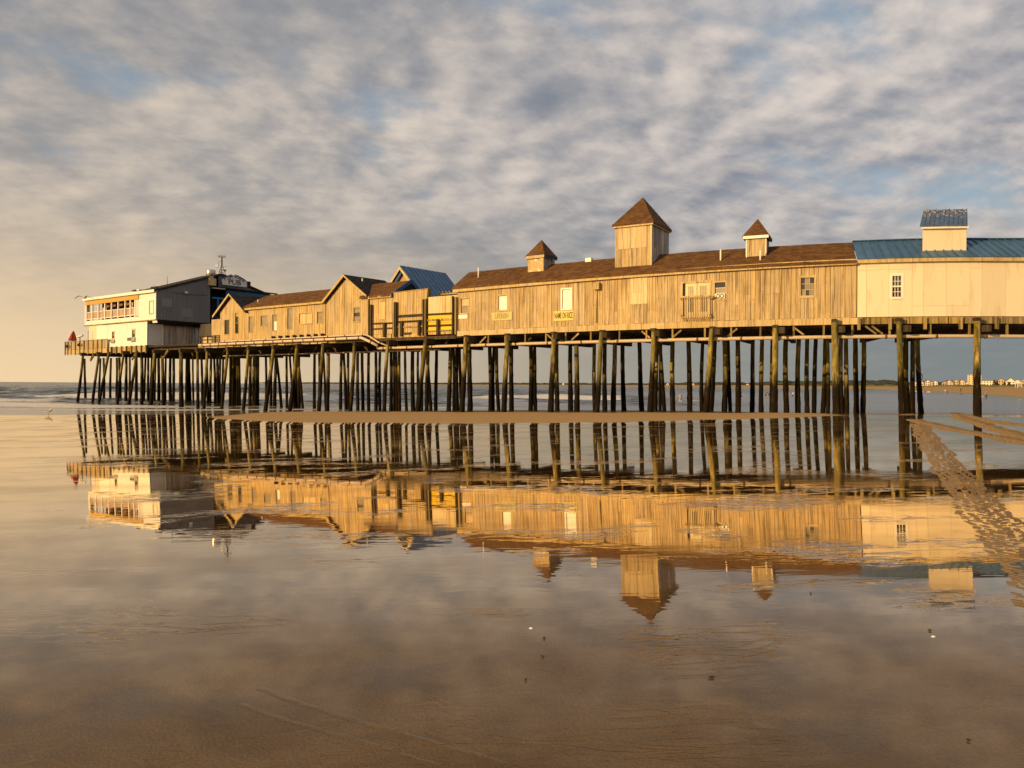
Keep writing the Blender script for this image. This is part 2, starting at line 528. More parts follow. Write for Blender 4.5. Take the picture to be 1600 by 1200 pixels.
# the sandbar in front of the piles: front edge and rear edge, ground points
def plane_hit(x, y):
    a, b, c = ray(x, y)
    t = (0.08 - CAMZ) / (c - 0.026 * a)
    return a * t, t
_bf = [plane_hit(x, y) for x, y in [(322, 653), (350, 656), (420, 659.5), (520, 661.5), (700, 662.5), (880, 662), (1000, 659.5), (1100, 657.5), (1200, 654), (1290, 651), (1360, 648.5), (1420, 648)]]
_bfx = [q_[0] for q_ in _bf]; _bfy = [q_[1] for q_ in _bf]
def zground(X, Y, bar=True):
    X = np.asarray(X, float); Y = np.asarray(Y, float)
    zA = np.minimum(0.08 + 0.026 * X, 2.0)
    zA = smax(zA, -0.46, 0.01)
    sp = SEA + (shoreY(X) - Y) * 0.03
    z = smin(zA, sp, 0.02)
    ds = coast_dist(X, Y)
    zb = np.interp(ds, [-200, -30, 0, 10, 30, 60, 90, 130, 400, 3000], [-8, -1.6, -0.5, 0.5, 2.0, 2.6, 3.6, 4.2, 5.0, 9])
    zb = np.where((Y < 60), -9, zb)
    z = np.where(zb > z, zb, z)
    z = np.maximum(z, -6)
    if bar:
        z = z + 0.05 * bar_mask(X, Y)
    return z
def bar_mask(X, Y):
    fy = np.interp(X, _bfx, _bfy)
    inx = sstep(X, _bfx[0] - 3.0, _bfx[0] + 3) * (1 - sstep(X, _bfx[-1] - 5.0, _bfx[-1] + 0.5))
    # pier front line
    py_ = np.interp(X, _X, _Y)
    wob = 0.45 * np.sin(X * 0.9 + 1.0) + 0.3 * np.sin(X * 2.3 + Y * 0.25)
    rear = np.minimum(py_ - 1.2, shoreY(X) - 6.0) + wob * 1.0
    return sstep(Y, fy - 0.35 + wob * 0.5, fy + 0.5 + wob * 0.5) * (1 - sstep(Y, rear - 1.5, rear + 1.0)) * inx

def grid_mesh(R, A, zf):
    Rg, Ag = np.meshgrid(R, A, indexing='ij')
    X = Rg * np.sin(Ag); Y = Rg * np.cos(Ag)
    Z = zf(X, Y)
    nr, na = X.shape
    co = np.stack([X, Y, Z], -1).reshape(-1, 3)
    idx = np.arange(nr * na).reshape(nr, na)
    q_ = np.stack([idx[:-1, :-1], idx[:-1, 1:], idx[1:, 1:], idx[1:, :-1]], -1).reshape(-1, 4)
    return co, q_[:, ::-1], X, Y, Z

def np_mesh(name, co, quads, mat, smooth=True, attrs=None):
    me = bpy.data.meshes.new(name)
    me.vertices.add(len(co)); me.vertices.foreach_set('co', co.ravel())
    me.loops.add(quads.size); me.loops.foreach_set('vertex_index', quads.ravel())
    me.polygons.add(len(quads)); me.polygons.foreach_set('loop_start', np.arange(0, quads.size, quads.shape[1]))
    me.update(calc_edges=True)
    if smooth: me.polygons.foreach_set('use_smooth', [True] * len(quads))
    for k, v in (attrs or {}).items():
        a = me.attributes.new(k, 'FLOAT', 'POINT'); a.data.foreach_set('value', np.asarray(v, np.float32).ravel())
    me.materials.append(mat)
    return link(name, me)

# -------- beach material: wet mirror film, damp and dry sand
m, t = material('beach_sand')
p = t.pos()
dry_a = t.node('ShaderNodeAttribute', attribute_name='dry').outputs['Fac']
rip_a = t.node('ShaderNodeAttribute', attribute_name='ripple').outputs['Fac']
damp = t.node('ShaderNodeAttribute', attribute_name='damp').outputs['Fac']
wn = t.noise(t.vmath('MULTIPLY', p, (0.5, 1.3, 1.0)), 1.0, 5.0, 0.65)
dry = t.math('ADD', dry_a, t.math('MULTIPLY', t.math('SUBTRACT', wn, 0.5), t.mapr(t.math('ABSOLUTE', t.math('SUBTRACT', dry_a, 0.5)), 0.0, 0.5, 0.8, 0.0)))
dry = t.mapr(dry, 0.25, 0.75)
fine = t.noise(p, 60.0, 3.0, 0.7)
mid = t.noise(t.vmath('MULTIPLY', p, (1.0, 1.6, 1.0)), 1.1, 6.0, 0.62, 0.6)
wet_c = t.mix(t.mapr(mid, 0.3, 0.7), (0.112, 0.064, 0.023), (0.172, 0.102, 0.040))
wet_c = t.mix(t.math('MULTIPLY', t.mapr(fine, 0.35, 0.7), 0.35), wet_c, (0.036, 0.025, 0.015))
specks = t.mapr(t.noise(p, 9.0, 6.0, 0.75, 0.5), 0.70, 0.76)
wet_c = t.mix(t.math('MULTIPLY', specks, 0.5), wet_c, (0.03, 0.022, 0.015))
dry_c = t.mix(t.noise(p, 1.5, 6.0, 0.6), (0.35, 0.225, 0.105), (0.48, 0.325, 0.165))
sand_c = t.mix(dry, wet_c, dry_c)
# ripples of the film: long crests across the view
r1 = t.noise(t.vmath('MULTIPLY', p, (0.55, 1.7, 1.0)), 1.0, 3.0, 0.5, 0.5)
r2 = t.noise(t.vmath('MULTIPLY', p, (1.8, 6.0, 1.0)), 1.0, 2.0, 0.5, 0.4)
zone = t.noise(t.vmath('MULTIPLY', p, (0.10, 0.22, 1.0)), 1.0, 3.0, 0.5)
amp = t.math('MULTIPLY', t.mapr(zone, 0.36, 0.66, 0.4, 1.3), rip_a)
h = t.math('MULTIPLY', t.math('ADD', t.math('MULTIPLY', r1, 0.55), t.math('MULTIPLY', r2, 0.42)), amp)
# raised crinkles where the film has drained
cr_n = t.noise(t.vmath('MULTIPLY', p, (1.6, 6.5, 1.0)), 1.0, 3.0, 0.5, 1.0)
cr_m = t.mapr(t.noise(t.vmath('ADD', t.vmath('MULTIPLY', p, (0.5, 1.0, 1.0)), (5.0, 2.0, 0.0)), 1.0, 3.0, 0.5), 0.53, 0.66)
ridge = t.mapr(t.math('SUBTRACT', 1.0, t.math('ABSOLUTE', t.math('MULTIPLY', t.math('SUBTRACT', cr_n, 0.5), 2.0))), 0.86, 1.0)
ridge = t.math('MULTIPLY', ridge, cr_m)
h = t.math('ADD', h, t.math('MULTIPLY', ridge, 1.3))
nrm = t.bump(h, 1.0, 0.0014)
lw = t.node('ShaderNodeLayerWeight'); lw.inputs['Blend'].default_value = 0.5
fac = t.ramp(lw.outputs['Facing'], [(0.0, (0.03,) * 3), (0.56, (0.07,) * 3), (0.69, (0.20,) * 3), (0.78, (0.58,) * 3), (0.86, (0.88,) * 3), (0.98, (0.96,) * 3)])
film = t.mapr(t.noise(t.vmath('MULTIPLY', p, (0.3, 0.6, 1.0)), 1.0, 6.0, 0.62), 0.32, 0.58, 0.78, 1.0)
fac = t.math('MULTIPLY', t.math('MULTIPLY', fac, film), t.math('SUBTRACT', 1.0, dry))
dampn = t.mapr(t.math('ADD', damp, t.math('MULTIPLY', t.math('SUBTRACT', wn, 0.5), 1.2)), 0.35, 0.65)
fac = t.math('MULTIPLY', fac, t.mapr(dampn, 0.0, 1.0, 1.0, 0.22))
dif = t.node('ShaderNodeBsdfDiffuse'); t.put(dif.inputs['Color'], sand_c)
t.put(dif.inputs['Normal'], t.bump(t.math('ADD', t.math('ADD', fine, t.math('MULTIPLY', mid, 4.0)), t.math('MULTIPLY', ridge, 0.35)), 0.5, 0.01))
gl = t.node('ShaderNodeBsdfGlossy'); gl.inputs['Color'].default_value = (1.0, 0.885, 0.72, 1)
t.put(gl.inputs['Roughness'], t.math('ADD', t.mapr(film, 0.78, 1.0, 0.06, 0.0), 0.0)); t.put(gl.inputs['Normal'], nrm)
mx = t.node('ShaderNodeMixShader'); t.put(mx.inputs[0], fac)
t.t.links.new(dif.outputs[0], mx.inputs[1]); t.t.links.new(gl.outputs[0], mx.inputs[2])
mo = t.node('ShaderNodeOutputMaterial'); t.t.links.new(mx.outputs[0], mo.inputs[0])
SAND = m

R = np.concatenate([[0.0, 0.6], 1.0 * 1.022 ** np.arange(0, 405)])
A = np.concatenate([np.linspace(-180, -46, 40)[:-1], np.linspace(-46, 46, 420), np.linspace(46, 180, 40)[1:]]) * math.pi / 180
co, qd, GX, GY, GZ = grid_mesh(R, A, lambda X, Y: zground(X, Y))
_ds = coast_dist(GX, GY)
dryv = np.maximum(bar_mask(GX, GY), np.where(GY > 60, sstep(_ds, 0.5, 7.0), 0))
def line_dist(X, Y, pts):
    best = np.full(X.shape, 1e9)
    for (ax, ay), (bx, by) in zip(pts[:-1], pts[1:]):
        vx, vy = bx - ax, by - ay; t_ = np.clip(((X - ax) * vx + (Y - ay) * vy) / (vx * vx + vy * vy), 0, 1)
        best = np.minimum(best, np.hypot(X - ax - t_ * vx, Y - ay - t_ * vy))
    return best
def g_hit(x, y):
    a, b, c = ray(x, y); t_ = 40.0
    for _ in range(40): t_ = .5 * t_ + .5 * max(1.0, min((float(zground(a * t_, t_)) - CAMZ) / c, 300))
    return (a * t_, t_)
for ln, wd_, am in (([(1415, 649), (1440, 644), (1462, 638.5), (1490, 634), (1525, 631.5), (1570, 630)], .45, .62), ([(1466, 632.5), (1500, 634.5), (1545, 634.5), (1640, 632.5)], .6, .6), ([(1575, 641), (1600, 643), (1650, 645)], .8, .75), ([(1100, 639.5), (1160, 638.5), (1230, 638), (1300, 637.5)], 1.0, .6), ([(700, 641), (800, 640.5), (900, 640.5), (1000, 640.5)], 1.6, .6)):
    dryv = np.maximum(dryv, am * (1 - sstep(line_dist(GX, GY, [g_hit(*q_) for q_ in ln]), wd_ * .4, wd_ * 1.6)))
# wet dark fringe behind the bar
ripv = 0.6 - 0.3 * sstep(GY, 17, 26) + 0.35 * sstep(GY, 9, 14) * (1 - sstep(GY, 17, 24)) + 0.5 * sstep(GY, 5, 8) * (1 - sstep(GY, 10, 13))
_py = np.interp(GX, _X, _Y)
dampv = sstep(GY, _py - 2.6, _py - 0.5) * (1 - sstep(GY, shoreY(GX) - 9, shoreY(GX) - 2)) * sstep(GX, -17, -9) * (1 - sstep(GX, 9, 17))
ground = np_mesh('beach', co, qd, SAND, True, {'dry': dryv, 'ripple': ripv, 'damp': dampv})
tag(ground, None, None, None, 'structure')

# -------- sea
m, t = material('sea_water')
p = t.pos()
foam = t.node('ShaderNodeAttribute', attribute_name='foam').outputs['Fac']
wash = t.node('ShaderNodeAttribute', attribute_name='wash').outputs['Fac']
fn = t.noise(t.vmath('MULTIPLY', p, (0.35, 0.9, 1.0)), 1.0, 8.0, 0.72, 0.6)
ff = t.mapr(t.math('ADD', foam, t.math('MULTIPLY', t.math('SUBTRACT', fn, 0.5), 2.2)), 0.40, 0.80)
hw = t.noise(t.vmath('MULTIPLY', p, (0.22, 0.75, 1.0)), 1.0, 6.0, 0.62, 0.4)
nn = t.node('ShaderNodeTexNoise'); t.put(nn.inputs['Vector'], t.vmath('MULTIPLY', p, (0.35, 1.1, 1.0))); nn.inputs['Scale'].default_value = 1.0; nn.inputs['Detail'].default_value = 6.0
sl = t.vmath('MULTIPLY', t.vmath('SUBTRACT', nn.outputs['Color'], (0.5, 0.5, 0.5)), (1.6, 4.2, 0.0))
sl = t.vmath('SCALE', sl, s=t.mapr(wash, 0.0, 1.0, 0.75, 0.035))
nrm = t.vmath('NORMALIZE', t.vmath('ADD', t.node('ShaderNodeNewGeometry').outputs['Normal'], sl))
body = t.node('ShaderNodeBsdfPrincipled')
t.put(body.inputs['Base Color'], t.mix(wash, (0.045, 0.052, 0.036), (0.13, 0.105, 0.075)))
t.put(body.inputs['Roughness'], 0.18); body.inputs['IOR'].default_value = 1.33
t.put(body.inputs['Normal'], nrm)
fo = t.node('ShaderNodeBsdfDiffuse'); fo.inputs['Color'].default_value = (0.66, 0.64, 0.62, 1)
t.put(fo.inputs['Normal'], t.bump(fn, 1.0, 0.25))
mx = t.node('ShaderNodeMixShader'); t.put(mx.inputs[0], ff)
t.t.links.new(body.outputs[0], mx.inputs[1]); t.t.links.new(fo.outputs[0], mx.inputs[2])
mo = t.node('ShaderNodeOutputMaterial'); t.t.links.new(mx.outputs[0], mo.inputs[0])
SEAM = m

def wavefield(X, Y):
    q_ = Y - shoreY(X)
    ang = 0.12
    s = q_ * math.cos(ang) + X * math.sin(ang)
    wob = 3.0 * np.sin(X * 0.045 + 0.7) + 1.6 * np.sin(X * 0.13 + 2.0) + 0.7 * np.sin(X * 0.37)
    amp = 0.28 * sstep(q_, 12, 30) * (1 - 0.55 * sstep(q_, 90, 300)) * (1 - 0.8 * sstep(X, 5, 40))
    z = 0.0 * X; foam_ = 0.0 * X
    for k, (s0, h, wdt, x0, x1) in enumerate([(14, 0.20, 3.0, -90, 12), (27, 0.34, 4.0, -120, -16), (30, 0.26, 3.5, -17, 22), (46, 0.42, 5, -200, -6), (52, 0.30, 5, -14, 34), (70, 0.45, 6, -200, -10), (96, 0.42, 8, -300, 8), (130, 0.4, 9, -300, 20), (170, 0.4, 11, -400, 30), (230, 0.4, 14, -500, 60)]):
        c = s - s0 - wob * (1 + 0.3 * math.sin(k * 2.1))
        env = sstep(X, x0, x0 + 12) * (1 - sstep(X, x1 - 12, x1)) * (0.65 + 0.35 * np.sin(X * (0.07 + 0.01 * k) + k * 1.7))
        prof = np.where(c < 0, np.exp(-(c / (wdt * 0.45)) ** 2), np.exp(-(c / (wdt * 1.3)) ** 2))
        z = z + 2.1 * h * prof * env
        if k in (0, 1, 2, 3, 4):
            fx = sstep(np.sin(X * 0.11 + k * 2.3) + 0.5 * np.sin(X * 0.31 + k), -1.3, -0.2)
            foam_ = np.maximum(foam_, env * fx * np.exp(-((c + 1.0) / (wdt * 0.75)) ** 2) * 2.2)
    # chop
    for k in range(7):
        a = rnd.uniform(-0.5, 0.5); L = rnd.uniform(3.5, 17); ph = rnd.uniform(0, 6)
        z = z + amp * 0.34 * np.sin((Y * math.cos(a) + X * math.sin(a)) * 2 * math.pi / L + ph + 0.8 * np.sin(X * 0.11 + k))
    washv = (1 - sstep(q_, 5, 26))
    foam_ = np.maximum(foam_, (0.55 + 0.40 * np.sin(s * 0.9 + wob * 0.6)) * washv * sstep(q_, -1.0, 3) * (1 - 0.75 * sstep(X, -2, 30)))
    foam_ = np.maximum(foam_, 0.55 * np.exp(-((q_ - 0.6) / 0.9) ** 2) * (1 - 0.9 * sstep(X, -4, 10)))
    return z, foam_, np.clip(washv + 0.9 * sstep(X, 8, 45) * (1 - sstep(Y, 140, 420)), 0, 1)
st_r = rnd.getstate()
R = 44.0 * 1.0125 ** np.arange(0, 440)
A = np.concatenate([np.linspace(-100, -40, 30)[:-1], np.linspace(-40, 40, 420), np.linspace(40, 80, 20)[1:]]) * math.pi / 180
co, qd, GX, GY, GZ = grid_mesh(R, A, lambda X, Y: 0 * X)
wz, wf, ww = wavefield(GX, GY)
qv = GY - shoreY(GX)
co[:, 2] = (SEA + wz * sstep(qv, 2, 14)).ravel()
sea = np_mesh('sea', co, qd, SEAM, True, {'foam': wf, 'wash': ww})
tag(sea, None, None, None, 'structure')

# -------- far wood and dune grass on the far shore
m, t = material('far_foliage')
p = t.pos()
n = t.noise(t.vmath('MULTIPLY', p, (0.05, 0.05, 0.3)), 1.0, 6.0, 0.7)
t.surf(t.ramp(n, [(0.3, (0.022, 0.029, 0.024)), (0.5, (0.038, 0.048, 0.036)), (0.7, (0.065, 0.07, 0.046))]), 1.0)
FARLEAF = m
DUNE = simple('dune_grass', (0.13, 0.12, 0.04), 0.95, 0.4, 0.15)

def coast_pt(s, off):
    """Point on the waterline at normalised position s (segments), off metres inland."""
    i = min(int(s), len(COAST) - 2); f = s - i
    p0, p1 = COAST[i], COAST[i + 1]
    dv = p1 - p0; dv = dv / np.linalg.norm(dv)
    ia, ib = max(i - 1, 0), min(i + 1, len(COAST) - 2)
    q0 = p0 + (p1 - p0) * f
    return q0[0] + dv[1] * off, q0[1] - dv[0] * off

wood = B()
rw = random.Random(3)
for k in range(1500):
    s = rw.uniform(4.2, len(COAST) - 1.01)
    off = rw.uniform(110, 260)
    x, y = coast_pt(s, off)
    D = math.hypot(x, y)
    if x / y > 0.47 and D < 1300:
        f_ = rw.uniform(1300, 1500) / D; x, y, D = x * f_, y * f_, D * f_
        if x / y > 0.585: continue
    hgt = rw.uniform(4.0, 7.5) * (1 + 0.12 * math.sin(s * 9)) + (3.0 if D > 3500 else 0) + max(0, 2.0 - abs(D - 700) / 200)
    wd = rw.uniform(4, 9) * (1 + D / 900)
    zb = 2.5
    n = 6
    rings = []
    for zf, rf in ((0, 0.75), (0.35, 1.0), (0.7, 0.8), (0.92, 0.4), (1.0, 0.08)):
        rings.append([(x + math.cos(6.283 * j / n + k) * wd * rf * rw.uniform(.8, 1.2), y + math.sin(6.283 * j / n + k) * wd * rf * rw.uniform(.8, 1.2), zb + hgt * zf * rw.uniform(.93, 1.07)) for j in range(n)])
    wood.rings(rings)
o = wood.build('woods', FARLEAF); tag(o, 'dark low woodland along the far shore behind the beach', 'woods', None, 'stuff')
gr = B()
for k in range(420):
    s = rw.uniform(1.2, 7.5); off = rw.uniform(62, 96)
    x, y = coast_pt(s, off)
    wd = rw.uniform(3, 7); hgt = rw.uniform(0.6, 1.6); zb = float(zground(x, y)) - 0.3
    rings = [[(x + math.cos(6.283 * j / 6 + k) * wd * rf, y + math.sin(6.283 * j / 6 + k) * wd * rf, zb + hgt * zf) for j in range(6)] for zf, rf in ((0, 1.0), (0.6, 0.75), (1.0, 0.2))]
    gr.rings(rings)
o = gr.build('dune_grass', DUNE); tag(o, 'low green and brown dune grass at the top of the far beach', 'grass', None, 'stuff')

# -------- far houses
HW = [simple('house_white', (0.72, 0.66, 0.56), 0.7), simple('house_cream', (0.66, 0.52, 0.36), 0.7), simple('house_tan', (0.50, 0.36, 0.24), 0.7), simple('house_grey', (0.40, 0.36, 0.33), 0.7)]
HR = [simple('roof_brown', (0.12, 0.07, 0.05), 0.8), simple('roof_grey', (0.13, 0.12, 0.12), 0.8), simple('roof_red', (0.22, 0.09, 0.06), 0.8)]
WIN = simple('far_window', (0.05, 0.045, 0.04), 0.3)

def px_at(x, D):
    a, b, c = ray(x, 600); return a * D, D
def far_house(label, x, D, wd, hgt, dep, wm, rm, storeys, nwin, gable=0.35, flat=False, rot=0.0, zb=None, group=None, name='house'):
    X0, Y0 = px_at(x, D)
    zb = (float(zground(X0, Y0)) - 0.2) if zb is None else zb
    t_ = thing(name, label, 'house' if name == 'house' else name.replace('_', ' '), (X0, Y0, zb), group)
    rz = -math.atan2(X0, Y0) + rot
    co_, si_ = math.cos(rz), math.sin(rz)
    def P(a, bq, z): return (X0 + a * co_ - bq * si_, Y0 + a * si_ + bq * co_, zb + z)
    b = B()
    b.hexa([P(-wd / 2, -dep / 2, 0), P(wd / 2, -dep / 2, 0), P(wd / 2, dep / 2, 0), P(-wd / 2, dep / 2, 0), P(-wd / 2, -dep / 2, hgt), P(wd / 2, -dep / 2, hgt), P(wd / 2, dep / 2, hgt), P(-wd / 2, dep / 2, hgt)])
    r = B()
    if flat:
        r.hexa([P(sx * (wd / 2 + .3), sy * (dep / 2 + .3), hgt + z) for z in (0.0, 0.45) for sx, sy in ((-1, -1), (1, -1), (1, 1), (-1, 1))])
    else:
        g = gable * wd
        e = 0.4
        # gable faces the viewer
        b.add([P(-wd / 2, -dep / 2, hgt), P(wd / 2, -dep / 2, hgt), P(0, -dep / 2, hgt + g), P(-wd / 2, dep / 2, hgt), P(wd / 2, dep / 2, hgt), P(0, dep / 2, hgt + g)], [(0, 1, 2), (3, 5, 4)])
        for s in (-1, 1):
            r.hexa([P(s * (wd / 2 + e), -dep / 2 - e, hgt - e * .6), P(0, -dep / 2 - e, hgt + g), P(0, dep / 2 + e, hgt + g), P(s * (wd / 2 + e), dep / 2 + e, hgt - e * .6),
                    P(s * (wd / 2 + e), -dep / 2 - e, hgt - e * .6 + .3), P(0, -dep / 2 - e, hgt + g + .3), P(0, dep / 2 + e, hgt + g + .3), P(s * (wd / 2 + e), dep / 2 + e, hgt - e * .6 + .3)])
    b.build('wall', wm, t_); r.build('roof', rm, t_)
    for i in range(storeys):
        for j in range(nwin):
            cx = -wd / 2 + (j + .5) * wd / nwin; cz = (i + .5) * hgt / storeys
            ww_, wh_ = min(1.1, wd / nwin * .55), min(1.3, hgt / storeys * .5)
            f = B()
            f.hexa([P(cx + sx * ww_ / 2, -dep / 2 - .06 + sy * .05, cz + z * wh_ / 2) for z in (-1, 1) for sx, sy in ((-1, -1), (1, -1), (1, 1), (-1, 1))])
            f.build('window', WIN, t_)
    return t_

far_house('tall ochre apartment block with balconies, partly behind the last single piling', 1522.5, 1000, 15, 14.2, 14, HW[1], HR[1], 6, 4, flat=True, zb=4.0, name='apartment_block')
far_house('long white hotel with a flat grey roof right of the last single piling', 1543, 900, 13.5, 5.6, 10, HW[0], HR[1], 2, 5, flat=True, zb=4.2, name='hotel')
far_house('beige house with a dark roof left of the big gabled beach house', 1564, 820, 5.2, 5.2, 8, HW[2], HR[0], 2, 2, zb=4.4)
far_house('large beach house with a tall white gable above the dunes', 1579, 800, 7.5, 4.0, 9, HW[0], HR[0], 2, 3, gable=.45, zb=4.4)
far_house('low yellow house beside the white lifeguard chair', 1589, 840, 8, 3.4, 8, HW[1], HR[2], 1, 3, zb=4.4)
far_house('brown roofed house at the right edge of the shore', 1603, 760, 7, 4.6, 9, HW[2], HR[2], 2, 3, zb=4.4)
far_house('long dark roofed lodge behind the beach houses', 1573, 930, 22, 6.0, 8, HW[3], HR[0], 2, 6, flat=True, zb=4.4)
ORDN = ['first', 'second', 'third', 'fourth', 'fifth', 'sixth', 'seventh', 'eighth', 'ninth', 'tenth', 'eleventh', 'twelfth', 'thirteenth', 'fourteenth', 'fifteenth', 'sixteenth', 'seventeenth', 'eighteenth']
hl_ = [(1448, 4.6, 4.2, 0, 'cream'), (1441, 4.2, 3.0, 1, 'tan'), (1455, 3.2, 3.4, 1, 'low'), (1462, 4.0, 3.6, 0, 'white'), (1475, 3.8, 3.2, 3, 'grey'), (1481, 5.0, 4.0, 0, 'bright'), (1487, 4.2, 3.8, 1, 'buff'), (1494, 4.6, 4.6, 2, 'tan'), (1502, 6.0, 4.0, 1, 'wide'), (1509, 4, 2.8, 0, 'small'),
       (1432, 3.5, 2.6, 1, 'far'), (1395, 5, 2.6, 0, 'white'), (1389, 4, 2.2, 1, 'cream'), (1382, 4, 2.4, 0, 'white'), (1362, 4, 2.2, 0, 'pale'), (1355, 4, 2.0, 1, 'buff')]
gn = 'small houses strung along the far shore'
for i, (x, wd, hg, wmi, adj) in enumerate(hl_):
    D = 800 if x > 1425 else 950
    far_house(('%s small seaside house from left in the row before the tall apartment block' % ORDN[sorted(h_[0] for h_ in hl_ if h_[0] > 1425).index(x)]) if x > 1425 else ('%s small house from left among those just left of the rightmost pile cluster' % ORDN[sorted(h_[0] for h_ in hl_ if h_[0] <= 1425).index(x)]), x, D, wd, hg, 6, HW[wmi], HR[i % 3], 1 if hg < 3.5 else 2, 2, rot=rw.uniform(-.4, .4), zb=3.6 if x > 1425 else 3.0, group=gn if x > 1425 else 'small houses before the far woods')
for i, x in enumerate([880, 902, 968, 985, 1043, 1083, 1096, 1168, 1184, 1195, 1219, 1236, 1255, 1268, 1284, 1298, 1318, 1330]):
    D = 1250 if x > 1000 else 2600
    far_house('%s tiny white cottage from the left below the dark far woods' % ORDN[i], x, D, rw.uniform(3, 5) * D / 1250, rw.uniform(1.8, 2.6) * D / 1250, 5, HW[i % 2], HR[i % 3], 1, 1, zb=3.0, group='tiny cottages below the far woods')

# ================================================================ PIER
UL, UR = uu(103), uu(1600) + 6.0
pier = thing('pier_deck', 'long timber pier deck on tall piles running from the beach out to sea', 'pier', W(0, 4, 0))

def part(b, name, mat, parent, smooth=False): return b.build(name, mat, parent, smooth)

# head of the pier is deeper
UH = uu(313, 0, 540)
def deck_depth(u): return 14.2 if u < UH else 9.8

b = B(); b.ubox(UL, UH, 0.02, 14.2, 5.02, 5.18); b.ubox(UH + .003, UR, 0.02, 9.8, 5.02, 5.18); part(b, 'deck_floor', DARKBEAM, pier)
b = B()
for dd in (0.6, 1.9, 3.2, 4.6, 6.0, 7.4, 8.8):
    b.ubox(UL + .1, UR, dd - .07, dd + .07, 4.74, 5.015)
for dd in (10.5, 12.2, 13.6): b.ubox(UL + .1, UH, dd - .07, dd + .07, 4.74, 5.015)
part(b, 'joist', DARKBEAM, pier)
# fascia stringers
bounds = [uu(716, 0, 515), uu(830, 0, 510), uu(935, 0, 508), uu(1040, 0, 505), uu(1114, 0, 503), uu(1212, 0, 500), uu(1305, 0, 498), uu(1343, 0, 498)]
for a, c in zip(bounds[:-1], bounds[1:]):
    b = B(); b.ubox(a + .01, c - .01, -0.14, 0.0, 4.84, 5.17); part(b, 'fascia_board', TRIM, pier)
bounds = [uu(1343, 0, 498), uu(1420, 0, 497), uu(1505, 0, 496), uu(1600, 0, 496), UR]
for a, c in zip(bounds[:-1], bounds[1:]):
    b = B(); b.ubox(a + .01, c - .01, -0.13, 0.0, 4.84, 5.17); part(b, 'fascia_board', BEAM, pier)
# under the low shops: short board ends seen as a dotted row
u = uu(312, 0, 535); ue = uu(520, 0, 530)
while u < ue:
    b = B(); l = rnd.uniform(.75, 1.0); b.ubox(u, u + l, -0.12, 0.0, 4.72, 4.98); part(b, 'fascia_board', TRIM if rnd.random() < .6 else BEAM, pier); u += l + rnd.uniform(.12, .2)
# under the fenced link
b = B(); b.ubox(uu(510, 0, 528), uu(713, 0, 520), -0.06, 0.0, 4.70, 4.92); part(b, 'fascia_board', DARKBEAM, pier)
for a_, c_ in ((579, 612), (613.5, 640), (641, 667)):
    b = B(); b.ubox(uu(a_, 0, 525), uu(c_, 0, 525), -0.05, 0.0, 4.925, 5.17); part(b, 'fascia_board', PLANK2, pier)

